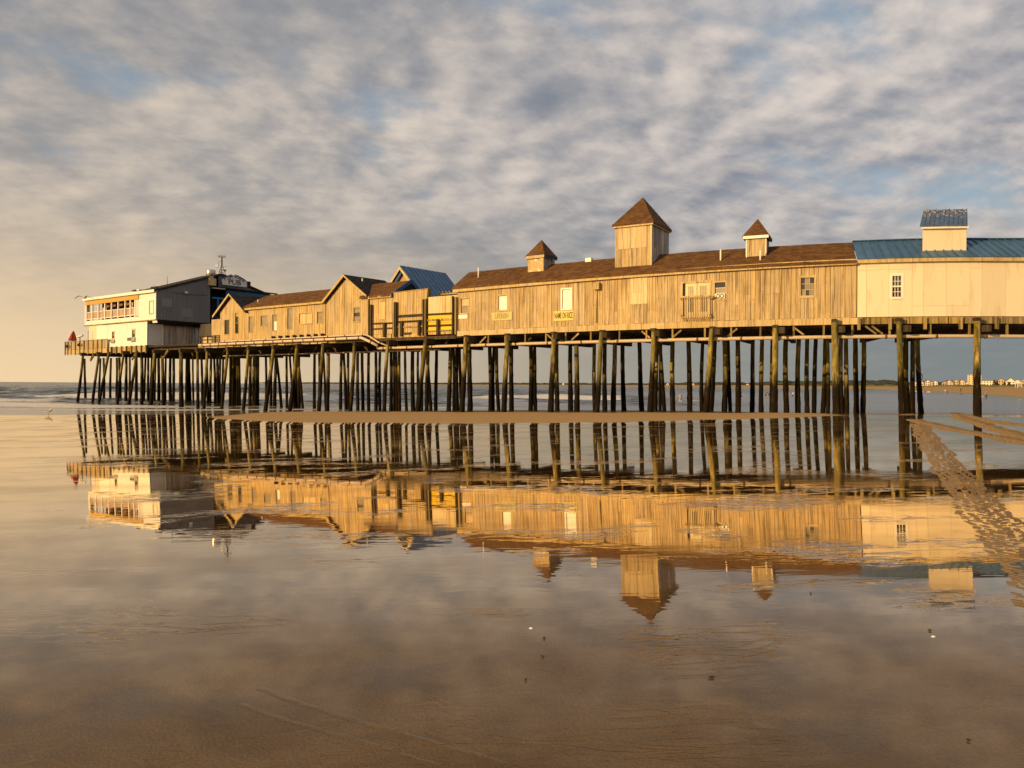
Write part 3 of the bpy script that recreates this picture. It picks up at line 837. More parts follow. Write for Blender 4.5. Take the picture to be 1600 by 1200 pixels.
# -------- pilings: x top, y top (0 = under deck), x bottom, width in px
PILES_F = [(130,556,118.7,4),(154.6,553,142.7,4),(170,553,151.5,4),(194.6,552,180.5,4),(214.3,552,198.5,4.5),(242.3,551,234.4,5),(283.3,551,283.3,6.5),
 (309,552,309,4.5),(324,546,318,5),(356.5,544,345.5,5),(389,542,378.7,5),(428,541,414,6),(465,537,451.6,6),(505.8,536,497,6),(554.5,536,547,6),(607,531,599,6),(665,531,652,7),
 (729,525,720.5,8),(793,522,787.5,8),(865,521,861,8),(941,518,931,7.5),(1021,514,1016.6,8),(1113,512,1101,9),(1211.5,507,1210,10),(1303.5,504,1308,11),(1404,503,1411,9.5),(1526.5,508,1528,10.5)]
PILES_B = [(133,133,3.5),(156.8,154,3.2),(162,162,3.5),(173,173,3.5),(182,182,3.5),(187,187,4.2),(197,197,4.5),(202.8,202.5,3.5),(212.8,213,4.6),(221.5,221.5,5),(227,225,3.5),(231.5,231.5,3.8),(236.5,236,3.6),(242,242,4),(248,248,4.6),(254.5,254.5,5),(258.8,258.5,3.4),(266.5,266.5,4.5),(271,271,4.5),(292,292,4.6),(296,296.5,4.6),(302,302,3.2),
 (315.5,315.5,4),(322,326,3.2),(329,329,4.4),(335,336,4),(340,340,4.4),(344,344,4),(348,348.5,3.6),(360,360,5),(364,364,4.4),(368,368,4.2),(371,371,4),(374,374,4.6),
 (391,391,5),(396.5,397,4.6),(399.5,399.5,4.6),(403.4,403.4,4),(415.7,415.7,4),(423,423,4.2),(430.7,430,5.2),(432,440.5,4.2),(448,448,4),(452,462,3.8),(459,460,4.4),(463.5,463,4),(467.4,467,5),(464,474.6,3.8),
 (491.4,491.4,4.6),(499,499,4.4),(505,510,3.8),(512.7,511.5,6),(533.6,532,5),(537,541,4.4),(544,544,4.6),(559,559,5),(566.5,566.5,5),(576,576,4.8),(587,588,5),(593.6,593.6,4.5),(611,611,5.2),(615.5,615.5,3.4),(619,620,5),(624,624,5),(632,636,4.4),(645,645,6.2),(653.6,653,4),(659.5,659.5,4),(669,666.5,6),(668,673,4.6),(681.5,681.5,5.4),
 (704,701,6.6),(709,709,4.8),(714,714,5.6),(719,720,5),(734,734,7.6),(766,766,6.6),(771,771,4.8),(776,779,5.6),(799,799,7),(829.5,829.5,7),(835,837,5.6),(870,870,7),(891.5,891,7),(901,901,7.6),
 (928,930,6),(945,945,7),(959.5,959.5,7.4),(972,975.5,7),(998,1004,7.2),(1026,1024,7.4),(1030,1039.5,5.8),(1032,1032,5),(1051,1051,7.6),(1076,1078,7.6),(1098,1096,6),(1117,1110,8),(1132,1132.6,8),(1137,1142,5.6),(1153,1153,8),(1177,1174,7),(1190,1190,7),(1206,1205,5),(1228,1228,8),(1248,1246,7.6),(1261,1261,7),(1275,1271,6.8),(1290,1285,6.6),(1293,1294,5.8),(1314,1314.5,7),(1322,1322.5,7),(1337,1337.5,7.8),(1349,1349.5,7.4),
 (1415,1417.5,8.2),(1425.5,1426.5,7.2),(1434,1438,7.6)]
ZONES = [(262, 'white pub'), (345, 'grey side of the pub'), (510, 'low gabled shop'), (578, 'tall gabled shop'), (716, 'fenced walkway'), (1000, 'brown hall left of its tower'), (1338, 'brown hall right of its tower'), (1700, 'cream hall')]
def zone(x):
    for xe, n in ZONES:
        if x < xe: return n
ORD = ['first', 'second', 'third', 'fourth', 'fifth', 'sixth', 'seventh', 'eighth', 'ninth', 'tenth', 'eleventh', 'twelfth', 'thirteenth', 'fourteenth', 'fifteenth', 'sixteenth', 'seventeenth', 'eighteenth', 'nineteenth', 'twentieth', 'twenty-first', 'twenty-second', 'twenty-third', 'twenty-fourth', 'twenty-fifth', 'twenty-sixth', 'twenty-seventh', 'twenty-eighth', 'twenty-ninth', 'thirtieth', 'thirty-first', 'thirty-second', 'thirty-third', 'thirty-fourth', 'thirty-fifth']
counts = {}
def piling(top, bot, r0, row, x, lean, mat=PILE):
    zo = zone(x); k = counts.get((zo, row), 0); counts[(zo, row)] = k + 1
    top, bot = Vector(top), Vector(bot)
    L = (top - bot).length
    n, rg = 10, 17
    rings = []
    ph = rnd.uniform(0, 6.28); wob = rnd.uniform(.01, .05)
    ax = (top - bot).normalized(); a = ax.cross(Vector((0, 1, 0))).normalized(); c = ax.cross(a)
    for i in range(rg):
        t_ = i / (rg - 1)
        o_ = bot + (top - bot) * t_ + a * wob * math.sin(ph + t_ * 4) + c * wob * math.cos(ph + t_ * 3)
        rr = r0 * (1.10 - 0.17 * t_)
        zz_ = o_.z
        if zz_ < 1.75: rr *= rnd.uniform(1.0, 1.16)
        rings.append([o_ + (a * math.cos(6.2832 * j / n) + c * math.sin(6.2832 * j / n)) * rr * rnd.uniform(.94, 1.05) for j in range(n)])
    b = B(); b.rings(rings)
    o = b.build('piling', mat, None, True)
    recenter(o)
    ln = 'upright' if abs(lean) < 3 else ('leaning')
    tag(o, '%s %s row piling under the %s, %s from left' % (ln, row, zo, ORD[k]), 'piling', 'timber pilings carrying the pier')
    return o

def ground_z(x, y): return min(float(zground(x, y)), 3)
for (xt, yt, xb, wpx) in PILES_F:
    dd = -0.36
    ut, zt = at(xt, yt, dd)
    zt = min(zt, 4.98) if xt < 700 else zt
    p1 = W(ut, dd, 4.98 if xt > 1290 else 4.74)
    # foot: same depth for raking piles measured straight below
    ub, _ = at(xb, 640, dd - 0.25)
    fx, fy, _ = W(ub, dd - 0.25, 0)
    zb = ground_z(fx, fy) - 0.4
    # extend the measured foot (at ground) down into the sand
    piling(p1, (fx, fy, zb), wpx / 2 / F * fy * 0.97, 'front', xt, xt - xb)
    # cap block on the head
    if xt > 700:
        b = B(); q_ = W(ut, dd, 0); b.box((q_[0], q_[1], 5.03 if xt > 1290 else 4.79), (.27, .30, .15), heading(ut)); part(b, 'pile_cap', DARKBEAM, pier)
for i, (xt, xb, wpx) in enumerate(PILES_B):
    u0 = at(xb, 600, 0)[0]
    D0 = W(u0, 0, 0)[1]
    D = 0.30 * F / wpx
    mx_ = 7.2 if xt < 312 else 6.6
    dd = min(max((D - D0) / 0.86, 1.6), mx_) + rnd.uniform(-.4, .4)
    dd = max(dd, 1.3)
    ut, _ = at(xt, 545, dd); ub, _ = at(xb, 640, dd)
    p1 = W(ut, dd, 4.6); p0 = W(ub, dd, 0)
    piling(p1, (p0[0], p0[1], ground_z(p0[0], p0[1]) - .4), wpx / 2 / F * p0[1] * 0.97, 'back', xt, xt - xb, PILE_SHADED if rnd.random() < (.62 if xt < 1150 else .35) else PILE)
# cap beams (across the pier) and knee braces at every bent
bents = [(p_[0], p_[1]) for p_ in PILES_F if p_[0] not in (170, 214.3)]
for (xt, yt) in bents:
    u = at(xt, yt, -.36)[0]
    b = B()
    dmax = 13.6 if u < UH else 9.4
    h_ = heading(u)
    c0 = W(u + .33, -0.75, 0); c1 = W(u + .33, dmax, 0)
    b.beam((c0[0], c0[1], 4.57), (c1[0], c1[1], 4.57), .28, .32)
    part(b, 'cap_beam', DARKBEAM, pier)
    if xt < 260:
        b = B(); b.beam(W(u + .25, .25, 3.95), W(u + 1.25, .25, 4.74), .12, .22); part(b, 'knee_brace', BEAM, pier)
    elif xt < 1350:
        sd = rnd.choice((-1, 1))
        b = B(); b.beam(W(u + .33 + sd * .18, .75, 4.15), W(u + .33 + sd * .75, .75, 4.73), .09, .16); part(b, 'knee_brace', DARKBEAM, pier)
# hangers, stub posts, brackets along the right-hand fascia
u = uu(735, 0, 520)
while u < UR:
    b = B(); b.ubox(u, u + .09, -0.06, 0.02, 4.28, 4.84); part(b, 'pipe_hanger', BEAM, pier); u += rnd.uniform(1.15, 1.9)
for xx in (1339, 1387, 1441, 1496, 1552):
    u = uu(xx, 0, 505); b = B(); b.ubox(u, u + .13, -0.27, -0.135, 4.55, 5.14); part(b, 'hanger_board', BEAM, pier)
for xx in (760, 855, 905, 1003, 1065, 1128, 1152, 1240, 1352, 1362):
    u = uu(xx, 0, 515); b = B(); dz = rnd.uniform(-.25, .25)
    b.beam(W(u, -.02, 4.75), W(u + rnd.choice((-.5, .5)), -.02, 4.35), .06, .09); part(b, 'loose_strut', BEAM, pier)

# -------- pipes along the pier
def pipe(label, pts, r, mat, coup=1.7, name='drain_pipe'):
    t_ = thing(name, label, 'pipe', pts[0], 'pipes slung along the pier')
    b = B(); b.tube(pts, r, 8); b.build('pipe_run', mat, t_, True)
    b = B()
    acc = 0.6
    for q0, q1 in zip(pts[:-1], pts[1:]):
        q0, q1 = Vector(q0), Vector(q1); L = (q1 - q0).length
        while acc < L:
            c = q0 + (q1 - q0) * (acc / L); dv = (q1 - q0).normalized() * .05
            b.tube([c - dv, c + dv], r * 1.22, 8); acc += coup
        acc -= L
    b.build('coupling', RUST, t_, True)
    return t_
pts = [W(u_, -0.08, 4.22) for u_ in np.arange(uu(592, 0, 535), UR, 1.4)]
pipe('long tan pipe hung below the deck of the brown and cream halls', pts, .095, PIPE, 2.3)
ua, ub = uu(312, -.35, 535), uu(566, -.35, 525)
pts = [W(u_, -0.42, 4.99) for u_ in np.linspace(ua, ub, 16)] + [W(ub + .7, -.4, 4.75), W(ub + 1.5, -.3, 4.42), W(uu(592, 0, 535), -.1, 4.24)]
pipe('lower pale pipe running along the foot of the low plank shops', pts, .10, PIPEPALE, 1.25)
ua2, ub2 = uu(345, -.35, 530), uu(570, -.35, 524)
pts = [W(u_, -0.34, 5.21) for u_ in np.linspace(ua2, ub2, 16)] + [W(ub2 + .55, -.34, 5.05), W(ub2 + 1.4, -.32, 4.62), W(ub2 + 2.2, -.2, 4.36)]
pipe('upper thin pipe along the foot of the low plank shops', pts, .055, PIPEPALE, 1.9)
pts = [W(u_, 2.6, 4.16) for u_ in np.arange(uu(340, 2, 545), uu(700, 2, 535), 1.4)]
pipe('thin lit pipe set back under the plank shops', pts, .06, PIPE, 2.3)

# ================================================================ BUILDERS FOR WALLS
def front_map(dplane):
    return lambda a, t_, z: W(a, dplane - t_, z)
def side_map(u0):
    return lambda a, t_, z: W(u0 + t_, a, z)

def planks(parent, M, a0, a1, z0, ztop, mat, holes=(), wd=.3, thick=.03, gap=.015, name='plank', zbot=None, limit=300, jit=.2):
    """Vertical boards between a0 and a1; ztop is a number or a function of a; holes are (a, a, z, z)."""
    zt = ztop if callable(ztop) else (lambda a: ztop)
    edges = [a0]
    stops = sorted({h for H in holes for h in H[:2] if a0 < h < a1} | {a1})
    for s in stops:
        n = max(1, round((s - edges[-1]) / wd)); st = edges[-1]
        for i in range(1, n + 1):
            e = st + (s - st) * i / n
            if i < n: e += rnd.uniform(-jit, jit) * (s - st) / n
            edges.append(e)
    for e0, e1 in zip(edges[:-1], edges[1:]):
        c = (e0 + e1) / 2
        cuts = sorted([(H[2], H[3]) for H in holes if H[0] - .01 <= c <= H[1] + .01])
        zlo = z0 if zbot is None else zbot(c)
        segs = []
        for h0, h1 in cuts:
            if h0 > zlo + .03: segs.append((zlo, h0, h0))
            zlo = max(zlo, h1)
        if zlo < min(zt(e0), zt(e1)) - .02 or not cuts: segs.append((zlo, zt(e0 + gap / 2), zt(e1 - gap / 2)))
        t1 = thick + rnd.uniform(-.006, .006)
        if name == 'plank' and len(segs) == 1 and rnd.random() < .22 and segs[0][1] - segs[0][0] > 2:
            lo, a_, b_ = segs[0]; zj_ = lo + (a_ - lo) * rnd.uniform(.25, .8)
            segs = [(lo, zj_ - .004, zj_ - .004), (zj_ + .004, a_, b_)]
        for lo, hl2, hr2 in segs:
            if hl2 - lo < .02 and hr2 - lo < .02: continue
            dz = rnd.uniform(0, .03) if lo == z0 else 0
            A, C = e0 + gap / 2, e1 - gap / 2
            p_ = [M(A, t1, lo - dz), M(C, t1, lo - dz), M(C, 0, lo - dz), M(A, 0, lo - dz), M(A, t1, hl2), M(C, t1, hr2), M(C, 0, hr2), M(A, 0, hl2)]
            b = B(); b.hexa(p_); b.build(name, mat, parent)

def mbox(b, M, a0, a1, t0, t1, z0, z1):
    b.hexa([M(a0, t1, z0), M(a1, t1, z0), M(a1, t0, z0), M(a0, t0, z0), M(a0, t1, z1), M(a1, t1, z1), M(a1, t0, z1), M(a0, t0, z1)])

def window(parent, M, H, fw=.09, frame=TRIM, glass=GLASS, cols=1, rows=1, munt=None, depth=.05, proud=.045, name='window', pane_mats=None, sill=True):
    a0, a1, z0, z1 = H
    b = B()
    mbox(b, M, a0 - fw, a0, -depth, proud, z0 - fw, z1 + fw); mbox(b, M, a1, a1 + fw, -depth, proud, z0 - fw, z1 + fw)
    mbox(b, M, a0 + .002, a1 - .002, -depth, proud, z1, z1 + fw); mbox(b, M, a0 + .002, a1 - .002, -depth, proud + (.03 if sill else 0), z0 - fw, z0)
    w_ = b.build(name, frame, parent)
    cw, ch = (a1 - a0) / cols, (z1 - z0) / rows
    for i in range(cols):
        for j in range(rows):
            g = B(); e = .012
            mbox(g, M, a0 + i * cw + e, a0 + (i + 1) * cw - e, -depth - .004, -depth + .008, z0 + j * ch + e, z0 + (j + 1) * ch - e)
            mt_ = pane_mats[(i + j * cols) % len(pane_mats)] if pane_mats else glass
            g.build('pane', mt_, w_)
    if cols > 1 or rows > 1:
        b = B(); mw = .013
        for i in range(1, cols): mbox(b, M, a0 + i * cw - mw, a0 + i * cw + mw, -depth + .009, -depth + .03, z0, z1)
        for j in range(1, rows): mbox(b, M, a0, a1, -depth + .009, -depth + .033, z0 + j * ch - mw, z0 + j * ch + mw)
        b.build('glazing_bar', munt or frame, w_)
    return w_

def hole(x0, x1, y0, y1, dd=0.0):
    xm, ym = (x0 + x1) / 2, (y0 + y1) / 2
    return (at(x0, ym, dd)[0], at(x1, ym, dd)[0], at(xm, y1, dd)[1], at(xm, y0, dd)[1])

def gable_roof(parent, u0, u1, up, ze0, ze1, zp, d0, d1, mat, th=.14, name='roof'):
    """Ridge running away from the viewer; eave at u0 (left) and u1 (right), peak over up. Laid in courses."""
    for (ue, ze, s) in ((u0, ze0, -1), (u1, ze1, 1)):
        b = B(); n = 14
        for i in range(n):
            t0, t1 = i / n, (i + 1) / n
            ua_, ub_ = ue + (up - ue) * t0, ue + (up - ue) * t1
            za_, zb_ = ze + (zp - ze) * t0, ze + (zp - ze) * t1
            lip = .03
            b.hexa([W(ua_, d0, za_ - .02), W(ub_, d0, zb_ - .02), W(ub_, d1, zb_ - .02), W(ua_, d1, za_ - .02),
                    W(ua_, d0, za_ + th + lip), W(ub_, d0, zb_ + th), W(ub_, d1, zb_ + th), W(ua_, d1, za_ + th + lip)])
        b.build(name, mat, parent)

def rake(parent, u0, u1, z0, z1, d0, hgt, mat, t=.05, name='rake_board'):
    b = B(); b.hexa([W(u0, d0 - t, z0 - hgt), W(u1, d0 - t, z1 - hgt), W(u1, d0, z1 - hgt), W(u0, d0, z0 - hgt), W(u0, d0 - t, z0), W(u1, d0 - t, z1), W(u1, d0, z1), W(u0, d0, z0)])
    return b.build(name, mat, parent)

def long_roof(parent, u0, u1, de, ze, dr, zr, db, zb, mat, courses=15, sag=0.0, name='roof', u0r=None):
    """Eave along the front at de, ze; ridge at dr, zr; back eave db, zb. Shingle courses with a lip, slightly uneven."""
    prof = []
    for i in range(courses):
        t0, t1 = i / courses, (i + 1) / courses
        d_a, d_b = de + (dr - de) * t0, de + (dr - de) * t1
        z_a, z_b = ze + (zr - ze) * t0, ze + (zr - ze) * t1
        prof += [(d_a, z_a + .03), (d_b, z_b)]
    prof += [(db, zb), (db, zb - .12), (dr, zr - .16), (de, ze - .12)]
    n = max(2, int((u1 - u0) / .8)); rings = []
    u0r = u0 if u0r is None else u0r
    for i in range(n + 1):
        row = []
        w_ = rnd.uniform(-.012, .012)
        for (dd, z) in prof:
            f = min(max((dd - de) / (dr - de), 0), 1)
            us = u0 + (u0r - u0) * f
            row.append(W(us + (u1 - us) * i / n, dd, z + w_ + sag * math.sin(math.pi * i / n)))
        rings.append(row)
    b = B(); b.rings(rings)
    return b.build(name, mat, parent)

def metal_roof(parent, u0, u1, de, ze, dr, zr, mat, wd=.42):
    n = max(1, round((u1 - u0) / wd))
    for i in range(n):
        a, c = u0 + (u1 - u0) * i / n, u0 + (u1 - u0) * (i + 1) / n
        b = B()
        b.hexa([W(a, de, ze - .03), W(c, de, ze - .03), W(c, dr, zr - .03), W(a, dr, zr - .03), W(a, de, ze), W(c, de, ze), W(c, dr, zr), W(a, dr, zr)])
        b.hexa([W(c - .045, de - .01, ze + .0), W(c + .0, de - .01, ze + .0), W(c, dr, zr + .0), W(c - .045, dr, zr + .0), W(c - .035, de - .01, ze + .055), W(c - .01, de - .01, ze + .055), W(c - .01, dr, zr + .055), W(c - .035, dr, zr + .055)])
        b.build('roof_panel', mat, parent)

def clapboard(parent, M, a0, a1, z0, z1, mat, pitch=.17, name='siding', holes=()):
    """Lapped horizontal boards as one real relief."""
    b = B(); n = max(1, round((z1 - z0) / pitch)); h = (z1 - z0) / n
    for i in range(n):
        za, zb = z0 + i * h, z0 + (i + 1) * h
        cuts = sorted([(H[0], H[1]) for H in holes if H[2] < (za + zb) / 2 < H[3]])
        s = a0
        for c0, c1 in cuts + [(a1, a1)]:
            if c0 - s > .01:
                b.hexa([M(s, .032, za), M(c0, .032, za), M(c0, 0, za), M(s, 0, za), M(s, .010, zb + .004), M(c0, .010, zb + .004), M(c0, 0, zb + .004), M(s, 0, zb + .004)])
            s = c1
    return b.build(name, mat, parent)

def text_mesh(body, size, M4, mat, parent=None, name='lettering', extrude=.006, sx=1.0):
    cu = bpy.data.curves.new('lettering', 'FONT')
    cu.body = body; cu.size = size; cu.extrude = extrude; cu.align_x = 'CENTER'; cu.align_y = 'CENTER'; cu.resolution_u = 2; cu.offset = .006 * size / .5
    tmp = bpy.data.objects.new('lettering', cu); COL.objects.link(tmp)
    dg = bpy.context.evaluated_depsgraph_get(); dg.update()
    me = bpy.data.meshes.new_from_object(tmp.evaluated_get(dg))
    bpy.data.objects.remove(tmp)
    for v in me.vertices:
        v.co = M4 @ Vector((v.co.x * sx, v.co.y, v.co.z))
    me.materials.clear(); me.materials.append(mat)
    return link(name, me, parent)

def face_matrix(origin, right, up):
    r_, u_ = Vector(right).normalized(), Vector(up).normalized(); n_ = r_.cross(u_)
    M = Matrix((r_, u_, n_)).transposed().to_4x4(); M.translation = Vector(origin)
    return M

# ================================================================ BUILDINGS
M0 = front_map(0.0)
EAVE = 8.0; RIDGE = 9.28; DR = 1.9

# ---------------------------------------------------------------- long brown hall
uA, uB = uu(716, 0, 480), uu(1338, 0, 450)
hall = thing('plank_hall', 'long weathered brown plank hall with shingle roof and three pointed roof turrets', 'building', W((uA + uB) / 2, 2, DECK))
eave_a, eave_b = 7.95, 8.08
def hall_top(a): return eave_a + (eave_b - eave_a) * (a - uA) / (uB - uA) - .12
H = {'w1': hole(720.5, 733, 466.5, 489), 'w2': hole(779, 792.5, 462, 484.5), 'w3': hole(878.5, 892.5, 452, 482.5), 'door': hole(1067, 1109, 442, 496), 'ac': hole(1117, 1133.5, 441.5, 466.5), 'w5': hole(1251.5, 1272, 434, 462)}
planks(hall, M0, uA, uB, DECK, hall_top, PLANK, list(H.values()), wd=.25)
b = B(); b.ubox(uA + .02, uB - .02, .055, 3.9, DECK, hall_top(uA) - .05, z1b=hall_top(uB) - .05); b.build('wall', DARKBEAM, hall)
b = B(); b.ubox(uA - .28, uB, -.24, -.18, eave_a - .26, eave_a + .02, z0b=eave_b - .26, z1b=eave_b + .02); b.build('fascia', TRIM, hall)
b = B(); b.ubox(uA - .25, uB, -.178, .05, eave_a - .12, eave_a - .07, z0b=eave_b - .12, z1b=eave_b - .07); b.build('soffit', TRIM, hall)
long_roof(hall, uA - .3, uB - .02, -.28, eave_a + .05, DR, RIDGE, 4.1, 8.0, SHINGLE, 15, u0r=uu(733, DR, 426))
# left gable end closing board
b = B(); z_ = eave_a; b.add([W(uA, 0.03, z_ - .1), W(uA, 3.9, z_ - .1), W(uA - .25, DR, RIDGE - .16), W(uA + .03, 0.03, z_ - .1), W(uA + .03, 3.9, z_ - .1), W(uA - .22, DR, RIDGE - .16)], [(0, 1, 2), (3, 5, 4), (0, 3, 4, 1), (1, 4, 5, 2), (2, 5, 3, 0)]); b.build('gable_end', PLANK, hall)
b = B(); b.ubox(uA - .02, uA + .09, -.06, 0.0, DECK, hall_top(uA)); b.build('corner_board', TRIM, hall)
b = B(); b.ubox(uB - .10, uB, -.06, -.04, DECK, hall_top(uB)); b.build('corner_board', PLANK, hall)
window(hall, M0, H['w1'], .08, PLANK, GLASS, 1, 2, pane_mats=[DUSTY, PLY])
w_ = window(hall, M0, H['w2'], .10, TRIM, CURTAIN, 1, 1, pane_mats=[CURTAIN])
w_ = window(hall, M0, H['w3'], .08, WHITE, CURTAIN, 1, 2, pane_mats=[CURTAIN])
window(hall, M0, H['w5'], .12, PLANK2, DUSTY, 3, 3, TRIM, pane_mats=[DUSTY, GLASS, DUSTY, GLASS, DUSTY, DUSTY, GLASS, DUSTY, GLASS])
# french doors
a0, a1, z0, z1 = H['door']
b = B(); mbox(b, M0, a0 - .10, a0, -.05, .05, z0, z1 + .1); mbox(b, M0, a1, a1 + .1, -.05, .05, z0, z1 + .1); mbox(b, M0, a0 + .002, a1 - .002, -.05, .05, z1, z1 + .1)
dr_ = b.build('door_frame', PLANK2, hall)
mid_ = (a0 + a1) / 2 + .04
b = B(); mbox(b, M0, a0, a0 + .14, -.14, -.10, z0, z1); b.build('door_gap', DARK, dr_)
for q0, q1 in ((a0 + .14, mid_ - .015), (mid_ + .015, a1)):
    b = B(); s_ = .15
    mbox(b, M0, q0, q0 + s_, -.04, -.005, z0, z1); mbox(b, M0, q1 - s_, q1, -.04, -.005, z0, z1)
    mbox(b, M0, q0 + s_, q1 - s_, -.04, -.005, z1 - .18, z1); mbox(b, M0, q0 + s_, q1 - s_, -.04, -.005, z0, z0 + .3)
    lf = b.build('door_leaf', DOORCREAM, hall)
    g = B(); mbox(g, M0, q0 + s_ + .002, q1 - s_ - .002, -.036, -.028, z0 + .302, z1 - .182); g.build('pane', DUSTY, lf)
    g = B()
    for i in (1, 2): xx = q0 + s_ + (q1 - q0 - 2 * s_) * i / 3; mbox(g, M0, xx - .012, xx + .012, -.0275, -.012, z0 + .3, z1 - .18)
    for j in range(1, 5): zz_ = z0 + .3 + (z1 - z0 - .48) * j / 5; mbox(g, M0, q0 + s_, q1 - s_, -.0275, -.014, zz_ - .012, zz_ + .012)
    g.build('glazing_bar', TRIM, lf)
# window with the air conditioner
a0, a1, z0, z1 = H['ac']
window(hall, M0, H['ac'], .09, PLANK2, DUSTY, 1, 3, WHITE, pane_mats=[GLASS, DUSTY, GLASS])
# patches, junction box
b = B(); h_ = hole(985, 1012, 433, 475); mbox(b, M0, h_[0], h_[1], .04, .052, h_[2], h_[3]); b.build('patch_panel', PLY, hall)
b = B(); h_ = hole(990, 1003, 434, 457); mbox(b, M0, h_[0], h_[1], .053, .066, h_[2], h_[3]); b.build('patch_panel', PLY, hall)
b = B(); h_ = hole(930, 939, 442.5, 453); mbox(b, M0, h_[0], h_[1], .04, .30, h_[2], h_[3]); o = b.build('junction_box', TRIM, hall); 
b = B(); mbox(b, M0, h_[0] + .1, h_[0] + .16, .045, .09, DECK + .1, h_[2]); b.build('conduit', BEAM, hall)
b = B(); h_ = hole(716.5, 731, 492, 498); mbox(b, M0, h_[0], h_[1], .04, .06, h_[2], h_[3]); b.build('notice_board', WHITE, hall)
# roof pipes
def vent(parent, x, y0, y1, dd, r=.045):
    u, z0 = at(x, y1, dd); z1 = zz(x, y0, dd)
    b = B(); b.tube([W(u, dd, z0 - .2), W(u, dd, z1)], r, 8); b.build('vent_pipe', WHITE, parent, True)
vent(hall, 747.5, 418, 431, .9); vent(hall, 1126, 390, 407, .5); vent(hall, 1188, 391, 405, .3)
b = B(); h_ = hole(918, 927, 404, 408, 2.0); mbox(b, front_map(2.0), h_[0], h_[1], 0, .3, h_[2] - .2, h_[3]); b.build('roof_cap', WHITE, hall)

# ---------------------------------------------------------------- turrets
def turret(parent, name, xl, xr, xs, d0, ybase, ywall, yroof_l, apex, over, wallmat, sidemat, fasc, fascside, roofmat, plank_w=.3, panel=None):
    """Pointed roof turret: front face between pixel columns xl and xr, right side out to xs."""
    ym = (ybase + ywall) / 2
    ul, ur = at(xl, ym, d0)[0], at(xr, ym, d0)[0]
    # depth from the right rear corner's column
    best = None
    for k in range(5, 60):
        dd = d0 + k * .1
        a, b_, c = ray(xs, ym); X, Y, _ = W(ur, dd, 0)
        if X - a * Y >= -1e-6 or best is None: pass
        e = abs(X - a * Y)
        if best is None or e < best[0]: best = (e, dd)
    wfront = ur - ul
    d1 = min(max(best[1], d0 + wfront * .8), d0 + wfront * 1.25)
    xm = (xl + xr) / 2
    zt = at(xm, ywall, d0)[1]; zb = at(xm, ybase, d0)[1] - .5
    body = B(); body.ubox(ul + .03, ur - .03, d0 + .03, d1, zb, zt); c_ = body.build(name, wallmat, parent)
    return c_, ul, ur, d0, d1, zb, zt

def pyramid(parent, ul, ur, d0, d1, z, zap, over, mat, uc=None, dc=None, courses=10, name='turret_roof', th=.10):
    uc = (ul + ur) / 2 if uc is None else uc; dc = (d0 + d1) / 2 if dc is None else dc
    b = B(); rings = []
    for i in range(courses):
        for t_, lip in ((i / courses, .025), ((i + 1) / courses, 0)):
            row = []
            for (u, dd) in ((ul - over, d0 - over), (ur + over, d0 - over), (ur + over, d1 + over), (ul - over, d1 + over)):
                row.append(W(u + (uc - u) * min(t_, .995), dd + (dc - dd) * min(t_, .995), z + (zap - z) * t_ + lip))
            rings.append(row)
    base = [W(u, dd, z - th) for (u, dd) in ((ul - over, d0 - over), (ur + over, d0 - over), (ur + over, d1 + over), (ul - over, d1 + over))]
    b.rings([base] + rings)
    return b.build(name, mat, parent)

def fascia_ring(parent, ul, ur, d0, d1, z0, z1, over, mat, matside, name='turret_fascia'):
    b = B(); b.ubox(ul - over, ur + over, d0 - over - .03, d0 - over + .01, z0, z1); b.build(name, mat, parent)
    b = B(); b.ubox(ur + over - .04, ur + over, d0 - over + .012, d1 + over, z0, z1); b.ubox(ul - over, ul - over + .04, d0 - over + .012, d1 + over, z0, z1); b.build(name, matside, parent)

# tall tower
c_, ul, ur, d0, d1, zb, zt = turret(hall, 'tower', 961, 1018.5, 1046, .55, 417, 352, 355, (1005, 309), .12, PLANK, GREYWOOD, TRIM, TRIM, SHINGLE)
hp = hole(966, 1011, 354, 388, .55)
planks(c_, front_map(d0 + .03), ul, ur, zb, zt, GREYWOOD if 0 else PLANK, [hp], wd=.3)
b = B(); mbox(b, front_map(d0 + .03), hp[0] + .01, hp[1] - .01, .0, .05, hp[2], hp[3] - .02); b.build('boarded_panel', PLY, c_)
planks(c_, side_map(ur - .028), d0, d1, zb, zt, GREYWOOD, wd=.32)
b = B(); b.ubox(ur - .10, ur + .012, d0 - .035, d0 + .0, zb, zt); b.build('corner_board', TRIM, c_)
zr = zt + .02
fascia_ring(c_, ul, ur, d0, d1, zr - .10, zr + .07, .10, TRIM, TRIM)
zap = zz(1005, 308.5, (d0 + d1) / 2)
pyramid(c_, ul, ur, d0, d1, zr + .08, zap, .14, SHINGLE)

def small_turret(xl, xr, xs, d0, ybase, ywall, yfas, apex_y, over, front, side, fm, fsm):
    c_, ul, ur, d0, d1, zb, zt = turret(hall, 'turret', xl, xr, xs, d0, ybase, ywall, 0, 0, over, front, side, fm, fsm, SHINGLE)
    b = B(); b.ubox(ul, ur, d0, d0 + .029, zb, zt); b.build('turret_panel', front, c_)
    planks(c_, side_map(ur - .028), d0 + .03, d1, zb, zt, side, wd=.2, thick=.028)
    zf = zz((xl + xr) / 2, yfas, d0)
    fascia_ring(c_, ul, ur, d0, d1, zt, zf, over - .03, fm, fsm)
    pyramid(c_, ul, ur, d0, d1, zf, zz((xl + xr) / 2 + 4, apex_y, (d0 + d1) / 2), over, SHINGLE, courses=8)
    for s in (ul + .03, ur - .05):
        b = B(); b.ubox(s, s + .05, d0 - .025, d0 - .001, zb, zt); b.build('corner_board', fm, c_)
    return c_
small_turret(825, 849.5, 867, .95, 424, 404, 399.5, 375.5, .13, PEEL, GREYWOOD, TRIM, BLUETRIM)
